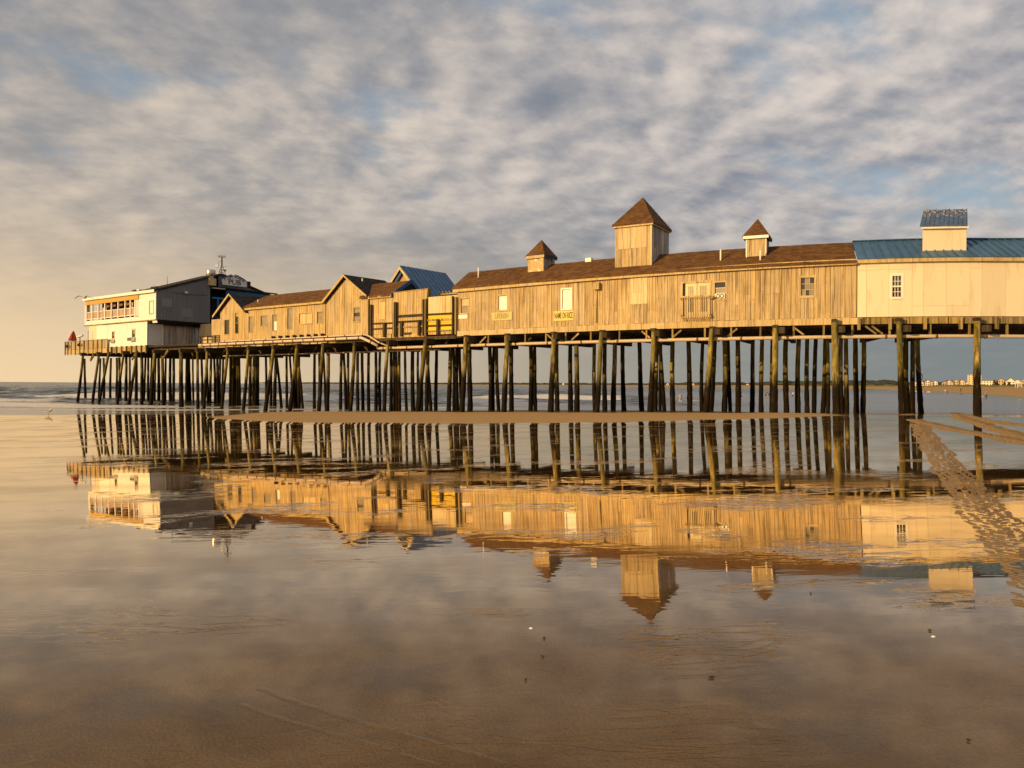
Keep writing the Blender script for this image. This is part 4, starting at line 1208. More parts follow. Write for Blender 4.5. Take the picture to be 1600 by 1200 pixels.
c2 = small_turret(1165, 1197.5, 1211, .75, 397, 373, 368.5, 342, .15, PLANK2, GREYWOOD, WHITE, BLUETRIM)

# ---------------------------------------------------------------- cream hall at the right
uC0, uC1 = uu(1339.5, 0, 450), uu(1600, 0, 450) + 5.5
cream = thing('cream_hall', 'cream panelled hall with blue metal roof at the right edge', 'building', W((uC0 + uC1) / 2, 2, DECK))
H6 = hole(1394, 1408, 431, 464)
ztc = 7.93
joints = [1339.5, 1354, 1389, 1425, 1443, 1479, 1515, 1534, 1571, 1608]
je = [uu(x, 0, 450) for x in joints] + [uu(1608, 0, 450) + 1.2 * k for k in range(1, 5)]
zj = zz(1365, 422); zj2 = zz(1460, 478)
for i, (a, c) in enumerate(zip(je[:-1], je[1:])):
    spl = [DECK, zj, ztc] if i in (0, 1, 2, 6) else ([DECK, zj2, ztc] if i in (3, 4, 5) else [DECK, ztc])
    for z0, z1 in zip(spl[:-1], spl[1:]):
        A_, C_ = a + .005, c - .005
        if H6[0] < (A_ + C_) / 2 < H6[1] or (A_ < H6[0] and C_ > H6[1]):
            for (p0, p1, q0, q1) in ((A_, H6[0], z0, z1), (H6[1], C_, z0, z1), (H6[0], H6[1], z0, min(z1, H6[2])), (H6[0], H6[1], max(z0, H6[3]), z1)):
                if p1 - p0 > .01 and q1 - q0 > .01:
                    b = B(); mbox(b, M0, p0, p1, 0, .02, q0 + .004, q1 - .004); b.build('wall_panel', CREAM, cream)
        else:
            b = B(); b.ubox(A_, C_, -.02, 0, z0 + .004, z1 - .004); b.build('wall_panel', CREAM, cream)
b = B(); b.ubox(uC0 + .01, uC1, .06, 3.9, DECK, ztc); b.build('wall', CREAM, cream)
window(cream, M0, H6, .11, WHITE, GLASS, 3, 4, WHITE, pane_mats=[DARKRED, DARKRED, DARKRED, DARKRED, DARKRED, DARKRED, GLASS, GLASS, GLASS, GLASS, GLASS, GLASS])
b = B(); zm = (H6[2] + H6[3]) / 2; mbox(b, M0, H6[0], H6[1], -.03, .02, zm - .035, zm + .035); b.build('meeting_rail', WHITE, cream)
b = B(); b.ubox(uC0, uC1, -.22, -.16, 7.87, 8.07); b.build('fascia', TRIM, cream)
b = B(); b.ubox(uC0, uC1, -.158, .05, 7.94, 7.99); b.build('soffit', TRIM, cream)
metal_roof(cream, uC0 - .03, uC1, -.26, 8.09, DR, RIDGE + .04, BLUEMETAL)
b = B(); b.ubox(uC0 - .03, uC1, DR + .003, 4.1, RIDGE - .1, RIDGE + .04); b.ubox(uC0 - .03, uC1, DR - .1, DR + .15, RIDGE + .045, RIDGE + .085); b.build('ridge_cap', BLUEMETAL, cream)
# box turret with gabled metal roof, its sides running askew of the hall
d0 = .45
ul, ur = at(1441.5, 370, d0)[0], at(1510, 370, d0)[0]
d1 = d0 + 1.9
KS = .49
def WS(u, dd, z): return W(u + KS * (dd - d0), dd, z)
zt = zz(1475, 357, d0); zb = zz(1475, 389, d0) - .4
b = B(); b.hexa([WS(ul, d0, zb), WS(ur, d0, zb), WS(ur, d1, zb), WS(ul, d1, zb), WS(ul, d0, zt), WS(ur, d0, zt), WS(ur, d1, zt), WS(ul, d1, zt)]); cb = b.build('roof_box', CREAM, cream)
b = B(); b.ubox(ul - .09, ur + .03, d0 - .16, d0 - .10, zt - .02, zt + .11); b.build('box_fascia', WHITE, cb)
zrg = zz(1478, 327, (d0 + d1) / 2)
dm = (d0 + d1) / 2
b = B(); b.add([WS(ur, d0, zt), WS(ur, d1, zt), WS(ur, dm, zrg - .1), WS(ur - .03, d0, zt), WS(ur - .03, d1, zt), WS(ur - .03, dm, zrg - .1)], [(0, 1, 2), (3, 5, 4), (0, 3, 4, 1)]); b.build('box_gable', DARK, cb)
for k in range(10):
    a, c = ul - .1 + (ur - ul + .16) * k / 10, ul - .1 + (ur - ul + .16) * (k + 1) / 10
    b = B()
    for (da, db) in ((d0 - .2, dm), (d1 + .2, dm)):
        b.hexa([WS(a, da, zt + .08), WS(c, da, zt + .08), WS(c, db, zrg - .04), WS(a, db, zrg - .04), WS(a, da, zt + .115), WS(c, da, zt + .115), WS(c, db, zrg), WS(a, db, zrg)])
        b.hexa([WS(c - .04, da, zt + .116), WS(c, da, zt + .116), WS(c, db, zrg + .001), WS(c - .04, db, zrg + .001), WS(c - .03, da, zt + .16), WS(c - .01, da, zt + .16), WS(c - .01, db, zrg + .045), WS(c - .03, db, zrg + .045)])
    b.build('box_roof_panel', WORNBLUE, cb)

# ---------------------------------------------------------------- low gabled shop (B)
shop = thing('gabled_shop', 'low honey plank shop with small front gable and long brown roof', 'building', W(uu(420), 2, DECK))
uL, uP, uV, uE = uu(344.5, 0, 500), uu(362.5, 0, 459), uu(386, 0, 484), uu(509, 0, 472)
zP = zz(362.5, 461); zV = zz(386, 487); zL = zz(341, 492); uLe = uu(337.5, 0, 495); zLe = zz(337.5, 495)
def shop_top(a):
    if a < uP: return zLe + (zP - zLe) * (a - uLe) / (uP - uLe) - .16
    if a < uV: return zP + (zV - zP) * (a - uP) / (uV - uP) - .16
    return 7.83
HB = [hole(351.5, 358.5, 500, 522.5), hole(368, 373, 489, 521), hole(389, 395.5, 495, 519.5), hole(408, 418, 493.5, 509), hole(426, 433, 491.5, 517), hole(449.5, 457.5, 481.5, 514.5), hole(468, 488, 489.5, 505.5), hole(496, 505, 487.5, 505)]
planks(shop, M0, uL, uE, DECK, shop_top, PLANK2, HB, wd=.27)
b = B(); b.ubox(uL + .02, uE, .055, 3.9, DECK, 7.4); b.build('wall', DARKBEAM, shop)
b = B(); b.add([W(uL, .04, 7.3), W(uV, .04, 7.3), W(uV, .04, zV - .3), W(uP, .04, zP - .3), W(uL, .04, zL - .35)], [(0, 1, 2, 3, 4)]); b.add([W(uL, .09, 7.3), W(uV, .09, 7.3), W(uV, .09, zV - .3), W(uP, .09, zP - .3), W(uL, .09, zL - .35)], [(4, 3, 2, 1, 0)]); b.build('gable_backing', PLANK2, shop)
gable_roof(shop, uLe, uV + .2, uP, zLe - .05, zV - .12, zP - .02, -.3, 3.4, DKROOF, .12)
rake(shop, uLe, uP, zLe + .08, zP + .10, -.31, .2, TRIM); rake(shop, uP, uV, zP + .10, zV + .05, -.31, .10, TRIM)
for i, h_ in enumerate(HB):
    pm = [[GLASS], [DARK, GLASS], [DUSTY], [DUSTY], [DUSTY], [DUSTY], [PLY], [DUSTY]][i]
    w_ = window(shop, M0, h_, .05 if i != 6 else .07, PLANK2 if i not in (3,) else TRIM, GLASS, 2 if i == 6 else 1, 2 if i in (1,) else 1, pane_mats=pm, depth=.05)
    if i == 4:
        b = B(); mbox(b, M0, h_[0] + .18, h_[1] - .03, -.041, -.03, h_[2] + .05, h_[2] + .75); b.build('notice', CURTAIN, w_)
b = B(); b.ubox(uV, uE + .1, -.26, -.2, 7.72, 7.98); b.build('fascia', TRIM, shop)
b = B(); b.ubox(uV, uE + .1, -.198, .05, 7.84, 7.89); b.build('soffit', TRIM, shop)
long_roof(shop, uV - .1, uE + .3, -.3, 8.0, DR, 9.12, 4.1, 8.0, SHINGLE, 14, u0r=uu(417, DR, 463))
vent(shop, 403, 468, 480, .5)
for xx in np.linspace(430, 507, 8):
    u = uu(xx, 0, 525); b = B(); b.ubox(u - .05, u + .05, -.34, -.05, DECK + .02, DECK + .26); b.build('pipe_bracket', DARKBEAM, shop)
# short wall left of the gable
u0, u1 = uu(331, .6, 510), uu(345.5, .6, 510)
planks(shop, front_map(.6), u0, u1, DECK, zz(338, 499, .6), PLANK2, wd=.27, name='side_plank')

# ---------------------------------------------------------------- tall gabled shop (C)
tall = thing('tall_gabled_shop', 'tall plank shop with steep front gable and charcoal roof', 'building', W(uu(542), 2, DECK))
uL, uP, uR = uu(510, 0, 480), uu(541, 0, 430), uu(577, 0, 480)
zP = zz(541, 432); zL = zz(508.5, 472); zR = zz(576.5, 463); uLe = uu(508.5, 0, 472)
def tall_top(a):
    return (zL + (zP - zL) * (a - uLe) / (uP - uLe) if a < uP else zP + (zR - zP) * (a - uP) / (uR - uP)) - .14
HC = [hole(553, 563, 481, 502)]
planks(tall, M0, uL, uR, DECK, tall_top, PLANK2, HC, wd=.26)
b = B(); b.ubox(uL + .02, uR - .02, .055, 3.9, DECK, 7.6); b.build('wall', DARKBEAM, tall)
b = B()
for dd in (.04, .09): b.add([W(uL, dd, 7.5), W(uR, dd, 7.5), W(uR, dd, zR - .3), W(uP, dd, zP - .3), W(uL, dd, zL - .3)], [(0, 1, 2, 3, 4)])
b.build('gable_backing', PLANK2, tall)
gable_roof(tall, uLe, uR + .05, uP, zL - .05, zR - .06, zP, -.28, 3.8, DKROOF, .12)
rake(tall, uLe, uP, zL + .06, zP + .12, -.29, .22, TRIM); rake(tall, uP, uR + .03, zP + .12, zR + .05, -.29, .12, TRIM)
window(tall, M0, HC[0], .08, PLANK2, DUSTY, 1, 3, pane_mats=[DUSTY, GLASS, DUSTY])
b = B(); b.ubox(uR - .06, uR + .02, -.09, -.05, DECK, tall_top(uR)); b.build('corner_board', BEAM, tall)
vent(tall, 566, 435, 447, 1.0)

# ---------------------------------------------------------------- small shop with blue gable end (E) and fence walls
link_ = thing('link_shop', 'small plank shop with brown roof and blue trimmed end gable', 'building', W(uu(596), 1, DECK))
uL, uR = uu(578, 0, 490), uu(613.5, 0, 490)
zE = zz(596, 462.5)
hE = hole(593, 602.5, 472, 499)
planks(link_, M0, uL + .03, uR, DECK, zE - .05, PLANK2, [], wd=.28)
b = B(); mbox(b, M0, hE[0], hE[1], .034, .06, hE[2], hE[3]); b.build('boarded_window', PLY, link_)
b = B(); mbox(b, M0, hE[0], hE[1], .05, .065, hE[3] + .02, hE[3] + .22); b.build('window_board', TRIM, link_)
b = B(); b.ubox(uL + .05, uR - .02, .05, 3.0, DECK, zE - .1); b.build('wall', PLANK2, link_)
dE = 1.75; zEr = zz(636, 438.5, dE)
long_roof(link_, uL - .9, uR + .02, -.2, zE + .02, dE, zEr, 3.6, zE - .1, SHINGLE, 12, u0r=uL - 1.6)
b = B(); b.ubox(uL, uR, -.2, -.15, zE - .16, zE + .0); b.build('fascia', TRIM, link_)
for (da, za, db, zb_) in ((-.22, zE + .05, dE, zEr + .04), (dE, zEr + .04, 3.6, zE - .05)):
    b = B(); b.hexa([W(uR + .02, da, za - .26), W(uR + .09, da, za - .26), W(uR + .09, db, zb_ - .26), W(uR + .02, db, zb_ - .26), W(uR + .02, da, za + .03), W(uR + .09, da, za + .03), W(uR + .09, db, zb_ + .03), W(uR + .02, db, zb_ + .03)])
    b.build('rake_board', BLUETRIM, link_)
b = B(); b.add([W(uR, 0, zE - .2), W(uR, 3.4, zE - .2), W(uR, dE, zEr - .2), W(uR - .05, 0, zE - .2), W(uR - .05, 3.4, zE - .2), W(uR - .05, dE, zEr - .2)], [(0, 1, 2), (3, 5, 4)]); b.build('end_gable', DARK, link_)

fence = thing('tall_plank_fence', 'tall honey plank fence wall between the small shop and the plywood fence', 'fence', W(uu(640), 0, DECK))
uF0, uF1 = uR + .03, uu(667.5, 0, 490)
zf0, zf1 = zz(615, 458), zz(667, 452)
planks(fence, M0, uF0, uF1, DECK, lambda a: zf0 + (zf1 - zf0) * (a - uF0) / (uF1 - uF0), PLANK2, wd=.25)
b = B(); b.ubox(uF0, uF1, .03, .10, DECK + .3, DECK + .42); b.ubox(uF0, uF1, .03, .10, 6.6, 6.72); b.build('back_rail', BEAM, fence)
b = B(); b.ubox(uF0, uF1 + .1, -.06, .06, zf0 + .005, zf0 + .06, z0b=zf1 + .005, z1b=zf1 + .06); b.build('coping', BEAM, fence)
b = B(); b.ubox(uF1 + .0, uF1 + .11, -.05, .25, DECK, zz(668, 451)); b.build('end_post', BEAM, fence)
u_ = uu(630, 0, 520); h_ = hole(632, 644, 519.5, 526)
b = B(); mbox(b, M0, h_[0], h_[1], .04, .055, max(h_[2], DECK - .12), h_[3]); b.build('dark_patch', DARKBEAM, fence)

ply = thing('plywood_fence', 'plywood fence painted bright yellow along its lower half', 'fence', W(uu(690), 0, DECK))
uG0, uG1 = uF1 + .13, uA - .03
zg0, zg1 = zz(669, 464.5), zz(713, 461)
zy0, zy1 = zz(669, 493), zz(713, 491)
zl0, zl1 = zz(669, 517), zz(713, 514.5)
lin = lambda z0, z1: (lambda a: z0 + (z1 - z0) * (a - uG0) / (uG1 - uG0))
planks(ply, M0, uG0, uG1, 6.2, lin(zg0, zg1), PLY, wd=1.1, jit=.05, name='plywood_sheet', zbot=lin(zy0 + .01, zy1 + .01))
for k in range(4):
    t0, t1 = k / 4 + .008, (k + 1) / 4 - .008
    za0, za1 = zl0 + (zy0 - zl0) * t0, zl0 + (zy0 - zl0) * t1
    zb0, zb1 = zl1 + (zy1 - zl1) * t0, zl1 + (zy1 - zl1) * t1
    b = B(); b.ubox(uG0, uG1, -.03 - .004 * (k % 2), 0, za0, za1, z0b=zb0, z1b=zb1, step=10); b.build('yellow_board', YELLOW, ply)
b = B(); b.ubox(uG0, uG1, -.03, 0, DECK - .18, zl0 - .01, z1b=zl1 - .01, step=10); b.build('bottom_board', PLANK2, ply)
b = B(); b.ubox(uu(690, .5, 460), uG1, .4, .5, zz(700, 460, .4), zz(700, 457, .4)); b.ubox(uu(690, .5, 460), uG1, .9, 1.0, zz(700, 459, .4), zz(700, 456, .4))
for k in range(5):
    u_ = uu(690, .5, 460) + k * .3; b.ubox(u_, u_ + .08, .2, 1.3, zz(700, 457, .4), zz(700, 455.5, .4))
b.build('top_rack', BEAM, ply)

rail = thing('walkway_railing', 'dark timber railing with tall posts in front of the fence walls', 'railing', W(uu(640), -.3, DECK))
for (x, y0, y1) in ((580.5, 476, 530), (616, 472, 528), (619.2, 472, 528), (662, 468, 526), (665.4, 467, 526), (708, 463, 525), (712.8, 464, 525)):
    u, z0 = at(x, y1, -.14); z1 = zz(x, y0, -.14)
    b = B(); b.ubox(u - .055, u + .055, -.24, -.12, 4.95, z1, step=5); b.build('tall_post', BEAM if x in (616, 712.8, 665.4) else DARKBEAM, rail)
for (x, y0, y1) in ((600.8, 504.5, 529), (627.3, 503, 528), (655, 500.5, 527), (684.3, 499, 526)):
    u, z0 = at(x, y1, -.14); z1 = zz(x, y0, -.14)
    b = B(); b.ubox(u - .09, u + .09, -.23, -.11, 4.98, z1, step=5); b.build('short_post', DARKBEAM, rail)
for (xa, ya, xb, yb, th) in ((581, 505.8, 613, 504.6, .10), (581, 514.2, 613, 512.5, .10), (619.5, 494.5, 661, 492, .17), (619.5, 503.2, 661, 501, .12), (619.5, 511.5, 661, 509.5, .10), (667, 491.5, 707, 489.5, .12), (667, 500.3, 707, 498.3, .12), (667, 509.3, 707, 507.6, .12), (667, 517.5, 707, 515.5, .08)):
    a, za = at(xa, ya, -.11); c, zc_ = at(xb, yb, -.11)
    b = B(); b.ubox(a, c, -.105, -.055, za - th / 2, za + th / 2, z0b=zc_ - th / 2, z1b=zc_ + th / 2, step=5); b.build('rail', DARKBEAM if rnd.random() < .5 else BEAM, rail)

# ---------------------------------------------------------------- house with steep blue roof behind the fences
blue = thing('blue_roofed_house', 'plank house with steep blue metal roof behind the fence walls', 'building', W(uu(645), 6, DECK))
dG = 3.2
uP, zP = at(630.5, 415.5, dG); uLe, zL = at(612.5, 441, dG); uRe, zR = at(659, 455, dG)
zL2 = zP - (zP - zR) * (uP - uLe) / (uRe - uP)
# ridge's far end
dGe = dG + 4.6
def g_top(a): return zP - (zP - zR) * abs(a - uP) / (uRe - uP) - .2
planks(blue, front_map(dG), uP - (uRe - uP) + .3, uRe - .3, DECK, g_top, PLANK2, wd=.35)
b = B(); b.ubox(uP - (uRe - uP) + .35, uRe - .35, dG + .05, dGe - .3, DECK, zR - .2); b.build('wall', PLANK2, blue)
uLe = uP - (uRe - uP)
n = 11
for (ue, s) in ((uLe, -1), (uRe + .75, 1)):
    ze = zP - (zP - zR) * abs(ue - uP) / (uRe - uP)
    for k in range(n):
        da, db = dG - .35 + (dGe - dG + .35) * k / n, dG - .35 + (dGe - dG + .35) * (k + 1) / n
        b = B(); b.hexa([W(ue, da, ze - .05), W(uP, da, zP - .05), W(uP, db, zP - .05), W(ue, db, ze - .05), W(ue, da, ze), W(uP, da, zP), W(uP, db, zP), W(ue, db, ze)])
        b.hexa([W(ue, db - .05, ze + .001), W(uP, db - .05, zP + .001), W(uP, db, zP + .001), W(ue, db, ze + .001), W(ue, db - .035, ze + .045), W(uP, db - .035, zP + .045), W(uP, db - .015, zP + .045), W(ue, db - .015, ze + .045)])
        b.build('roof_panel', BLUEMETAL, blue)
rake(blue, uLe, uP, zR - .08, zP - .07, dG - .36, .24, TRIM); rake(blue, uP, uRe + .5, zP - .07, zR - .08 - (zP - zR) * .5 / (uRe - uP), dG - .36, .24, TRIM)
rake(blue, uLe + .4, uP, zR + .05, zP - .35, dG - .2, .3, BLUETRIM, name='inner_rake'); 

# ---------------------------------------------------------------- white and grey pub on the pier head
pub = thing('pub_building', 'two storey pub, white boarded front and dark grey end wall, at the sea end', 'building', W(uu(190), 6, DECK))
u0, u1 = uu(133.5, 0, 490), uu(244, 0, 470)
ZM = 7.62
z_l, z_r = zz(134, 472.5), zz(243, 449.5)
ZT = (z_l + z_r) / 2
dRi = 6.8; zRi = zz(343, 431, dRi) if False else None
_a = at(344, 430.5, 6.8); ZR = _a[1]
DB = 13.6
# band of screened windows
wx = [(135.5, 143), (145, 152.5), (154.5, 163), (164.5, 172.8), (175, 183.6), (185.2, 194.2), (196.5, 202.7), (204.2, 209.7)]
zs_a, zs_b = zz(139, 503.5), zz(207, 493)
zt_a, zt_b = zz(139, 479), zz(207, 466.5)
zs, ztp = (zs_a + zs_b) / 2, (zt_a + zt_b) / 2
uw0, uw1 = uu(135, 0, 490), uu(217, 0, 480)
clapboard(pub, M0, u0, u1, ZM, ZT - .1, SIDING, .17, 'siding', [(uw0, uw1, zs, ztp + .40), hole(234, 240, 471, 489.5)])
b = B(); b.ubox(u0, uw0 - .01, .002, .35, ZM, ZT); b.ubox(uw1 + .01, u1, .002, .35, ZM, ZT); b.ubox(u0 + .01, u1 - .01, .002, .35, ZM, zs - .01); b.ubox(u0 + .01, u1 - .01, .003, .35, ztp + .42, ZT); b.build('wall', SIDING, pub)
b = B(); b.ubox(uw0 - .08, uw1 + .08, -.10, .05, ztp + .01, ztp + .40); b.build('ochre_header', YELBEAM, pub)
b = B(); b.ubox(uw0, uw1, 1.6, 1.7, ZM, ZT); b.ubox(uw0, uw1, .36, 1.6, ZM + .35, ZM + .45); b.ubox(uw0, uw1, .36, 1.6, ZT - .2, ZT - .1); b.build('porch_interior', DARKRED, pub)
for i, (xa, xb) in enumerate(wx):
    a, c = uu(xa, 0, 485), uu(xb, 0, 485)
    b = B(); b.ubox(a + .02, c - .02, .06, .09, zs + .22, zs + (ztp - zs) * .52); sp = b.build('screen_panel', PINK, pub)
    b = B(); b.ubox(a, c, .02, .08, zs + .14, zs + .215); b.ubox(a, c, .02, .07, zs + (ztp - zs) * .52 + .003, zs + (ztp - zs) * .52 + .06); b.build('screen_rail', WHITE, sp)
    if i in (1,):
        b = B(); b.ubox(a + .1, c, .9, .93, zs + (ztp - zs) * .58, ztp - .25); b.build('back_window', PIPEPALE, pub)
    if i in (2, 3, 4, 5):
        b = B(); b.ubox(a, c, .5, .54, ztp - .35, ztp - .05); b.build('hanging_banner', simple('banner_rust', (0.22, 0.09, 0.05)), pub)
    if i in (6, 7):
        b = B(); p0 = W(a + .1, .5, ZM + 1.3)
        for k in range(3): b.tube([W(a + .1 + .12 * k, .5, zs + 1.0), W(a + .2 + .12 * k, .5, zs + 1.5), W(a + .15 + .12 * k, .5, ztp - .1)], .03, 5)
        b.build('white_frame', WHITE, pub)
pe = [wx[0][0] - .6] + [(wx[i][1] + wx[i + 1][0]) / 2 for i in range(7)] + [wx[-1][1] + 1]
for x in pe:
    u = uu(x, 0, 485); b = B(); b.ubox(u - .075, u + .075, -.02, .10, zs, ztp); b.build('window_post', WHITE, pub)
a, c = uu(211.5, 0, 480), uu(216.5, 0, 480)
b = B(); b.ubox(a + .02, c, .0, .04, zs + .05, ztp); b.build('closed_shutter', SIDEGREY, pub)
window(pub, M0, hole(234, 240, 471, 489.5), .08, TRIM, DUSTY, 1, 1, pane_mats=[SIDEGREY])
b = B(); b.ubox(u0 - .05, u1 + .02, -.14, .1, ZM - .10, ZM - .01); b.build('string_course', BEAM, pub)
b = B(); b.ubox(u0 - .02, u0 + .09, -.05, .0, ZM, ZT - .1); b.ubox(u1 - .1, u1 + .03, -.05, .0, ZM, ZT - .1); b.build('corner_board', WHITE, pub)
# roof: two slopes across the pier axis
b = B(); e = .15
b.rings([[W(u, -.25, ZT - .08), W(u, dRi, zr_ - .02), W(u, DB + .25, ZT + .25 * k_), W(u, DB + .25, ZT + .2 + .25 * k_), W(u, dRi, zr_ + .2), W(u, -.25, ZT + .10)] for u, zr_, k_ in ((u0 - .1, ZT + .05, 0), (u1 - 6.5, ZT + .15, 0), (u1 - 3.6, ZR, 1), (u1 + e, ZR, 1))])
b.build('roof', DKROOF, pub)
b = B(); b.ubox(u0 - .1, u1 + .1, -.29, -.252, ZT - .16, ZT + .1); b.build('eave_board', SIDING, pub)
def pub_top(d_): return (ZT - .06 + (ZR - ZT + .04) * (d_ + .0) / dRi) if d_ < dRi else (ZR - .02 - (ZR - ZT - .25) * (d_ - dRi) / (DB + .25 - dRi)) - .05
# right end wall, dark grey vertical boards
MS = side_map(u1)
dBay0, dBay1 = 5.55, 12.7
zbay = zz(375, 452, 9.0)
planks(pub, MS, 0.02, dBay0, ZM, pub_top, CLAD, wd=.32, gap=.014, name='cladding_board')
planks(pub, MS, dBay0 + .9, DB - .05, zbay, pub_top, CLAD, wd=.32, gap=.014, name='cladding_board')
b = B(); b.hexa([W(u1 - .30, .36, ZM), W(u1 - .02, .36, ZM), W(u1 - .02, dBay0, ZM), W(u1 - .30, dBay0, ZM), W(u1 - .30, .36, ZT), W(u1 - .02, .36, ZT), W(u1 - .02, dBay0, pub_top(dBay0) - .1), W(u1 - .30, dBay0, pub_top(dBay0) - .1)]); b.build('end_wall', CLAD, pub)
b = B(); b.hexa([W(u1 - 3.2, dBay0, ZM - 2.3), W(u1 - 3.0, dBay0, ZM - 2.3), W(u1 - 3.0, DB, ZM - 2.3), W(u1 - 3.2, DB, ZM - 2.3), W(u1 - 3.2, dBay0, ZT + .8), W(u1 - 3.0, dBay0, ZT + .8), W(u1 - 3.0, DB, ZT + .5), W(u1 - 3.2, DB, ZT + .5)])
b.ubox(u1 - 3.0, u1 - .31, dBay0 - .1, dBay0, ZM, ZT + .6); b.build('porch_back_wall', DARK, pub)  # near-black colour stands in for the shade inside the porch recess
b = B(); b.hexa([W(u1 - .3, dBay0 + .9, zbay - .12), W(u1 - .02, dBay0 + .9, zbay - .12), W(u1 - .02, DB - .05, zbay - .12), W(u1 - .3, DB - .05, zbay - .12), W(u1 - .3, dBay0 + .9, zbay), W(u1 - .02, dBay0 + .9, zbay), W(u1 - .02, DB - .05, zbay), W(u1 - .3, DB - .05, zbay)]); b.build('porch_header', DARKBEAM, pub)
for (xa, ya, xb, yb, dd) in ((250, 467, 258, 480, .4), (278, 483, 291, 496, 3.2)):
    d_a = None
    # patches on the grey wall, measured in depth along it
    dd0 = {250: .5, 278: 2.55}[xa]; dd1 = {250: 1.55, 278: 3.65}[xa]
    q0, q1 = zz(xa + 5, yb, (dd0 + dd1) / 2), zz(xa + 5, ya, (dd0 + dd1) / 2)
    b = B(); mbox(b, MS, dd0, dd1, .04, .055, q0, q1); b.build('patch_panel', PATCH, pub)
b = B(); b.tube([MS(1.6, .06, zz(262, 458, 1.6)), MS(3.2, .08, zz(285, 460.5, 3)), MS(5.2, .06, zz(320, 461, 5))], .02, 5); b.build('cable', IRON, pub)
b = B(); mbox(b, MS, 2.75, 3.1, .04, .2, zz(280, 460, 3), zz(280, 457, 3)); b.build('flood_lamp', STEEL, pub)
b = B(); mbox(b, MS, 9.75, 10.15, .04, .06, zz(370, 451, 9.9), zz(370, 442, 9.9)); b.build('slit_window', DARK, pub)
# porch with blue frame
b = B()
za = zz(360, 452, 7.3)
b.ubox(u1 - .05, u1 + .08, 7.3, 12.9, za - .55, za - .05); b.build('blue_beam', BLUETRIM, pub)
b = B()
for dd in (7.4, 12.8): b.ubox(u1 - .08, u1 + .08, dd - .08, dd + .08, ZM - .1, za - .05)
b.ubox(u1 - .06, u1 + .06, 5.8, 7.3, za - 1.0, za - .85); b.ubox(u1 - .06, u1 + .06, 6.35, 6.5, ZM - .1, za - 1.0); b.build('blue_post', BLUEPAINT, pub)
b = B(); b.ubox(u1 - .3, u1 + .1, 5.8, 7.2, za + .0, za + .10); b.build('pale_beam', PIPEPALE, pub)
# underside between storeys and lower storey
uLr = uu(230.5, 0, 520)
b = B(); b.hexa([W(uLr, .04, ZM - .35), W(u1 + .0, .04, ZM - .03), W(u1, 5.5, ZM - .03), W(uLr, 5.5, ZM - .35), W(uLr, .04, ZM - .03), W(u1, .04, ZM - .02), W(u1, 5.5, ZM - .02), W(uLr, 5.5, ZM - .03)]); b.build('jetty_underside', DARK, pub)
b = B(); b.hexa([W(u1 - .6, .0, ZM - .32), W(u1 + .25, .0, ZM - .32), W(u1 + .25, .04, ZM - .32), W(u1 - .6, .04, ZM - .32), W(u1 - .6, -.02, ZM - .0), W(u1 + .0, -.02, ZM - .0), W(u1, .04, ZM), W(u1 - .6, .04, ZM)]); b.build('jetty_skirt', SIDING, pub)
ul0 = uu(139.5, 0, 520)
zlt = ZM - .35
HD = [hole(136.2 + 3.4, 145, 520, 534), hole(175.8, 179, 518.5, 530), hole(207, 211.5, 514.5, 528)]
clapboard(pub, M0, uu(168, 0, 525), uLr, DECK, zlt + .2, SIDING, .17, 'siding', HD[1:])
b = B(); b.ubox(ul0, uu(151, 0, 525), -.02, 0, DECK, zlt + .2); b.build('plywood_panel', YELBEAM if 0 else CREAM, pub)
b = B(); b.ubox(uu(151.2, 0, 525), uu(167.8, 0, 525), -.025, 0, DECK, zlt + .2); b.build('white_panel', WHITE, pub)
b = B(); b.ubox(ul0 + .02, uLr - .05, .12, 9.0, DECK, zlt + .1); b.build('lower_wall', SIDING, pub)
b = B(); a, c = uu(139, 0, 525), uu(145, 0, 525); b.ubox(a, c, -.045, -.02, DECK + .1, DECK + 1.75); b.build('door', SIDEGREY, pub)
b = B(); a = uu(137, 0, 525); b.ubox(a + .12, a + .3, -.03, -.02, DECK + .1, DECK + 1.8); b.build('door_jamb', DARK, pub)
for h_ in HD[1:]:
    window(pub, M0, h_, .05, TRIM, GLASS, 1, 2, pane_mats=[GLASS, DUSTY], depth=.06)
b = B(); b.ubox(uLr - .12, uLr + .01, -.05, 0.0, DECK, zlt + .2); b.build('corner_board', WHITE, pub)
# right side of the lower storey: pale siding, dark gap, grey planks
ML = side_map(uLr)
clapboard(pub, ML, .06, 1.42, DECK + .05, ZM - .3, SIDEGREY, .19, 'side_siding')
b = B(); mbox(b, ML, .02, 5.3, -.15, .0, DECK - .0, ZM - .3); b.build('side_wall', DARK, pub)
b = B(); mbox(b, ML, 1.44, 1.54, .0, .06, DECK + .0, ZM - .3); b.build('corner_board', WHITE, pub)
planks(pub, ML, 1.56, 5.25, DECK - .12, ZM - .42, GREYWOOD, wd=.33, name='grey_plank')
b = B(); b.hexa([ML(1.5, .0, ZM - .40), ML(5.6, 0, ZM - .40), ML(5.6, .7, ZM - .45), ML(1.5, .5, ZM - .45), ML(1.5, 0, ZM - .05), ML(5.6, 0, ZM - .05), ML(5.6, .2, ZM - .12), ML(1.5, .2, ZM - .12)]); b.build('lean_to_roof', DKROOF, pub)
# link wall to the right of the pub
dK = 4.9
ua, ub = uu(313, dK, 515), uu(346, dK, 515)
planks(pub, front_map(dK), ua, ub, DECK, zz(325, 506, dK), PLY, wd=.55, name='link_plank')
b = B(); b.ubox(ua, ub, dK + .03, dK + .1, DECK, zz(325, 506, dK) - .05); b.build('link_wall', PLANK2, pub)

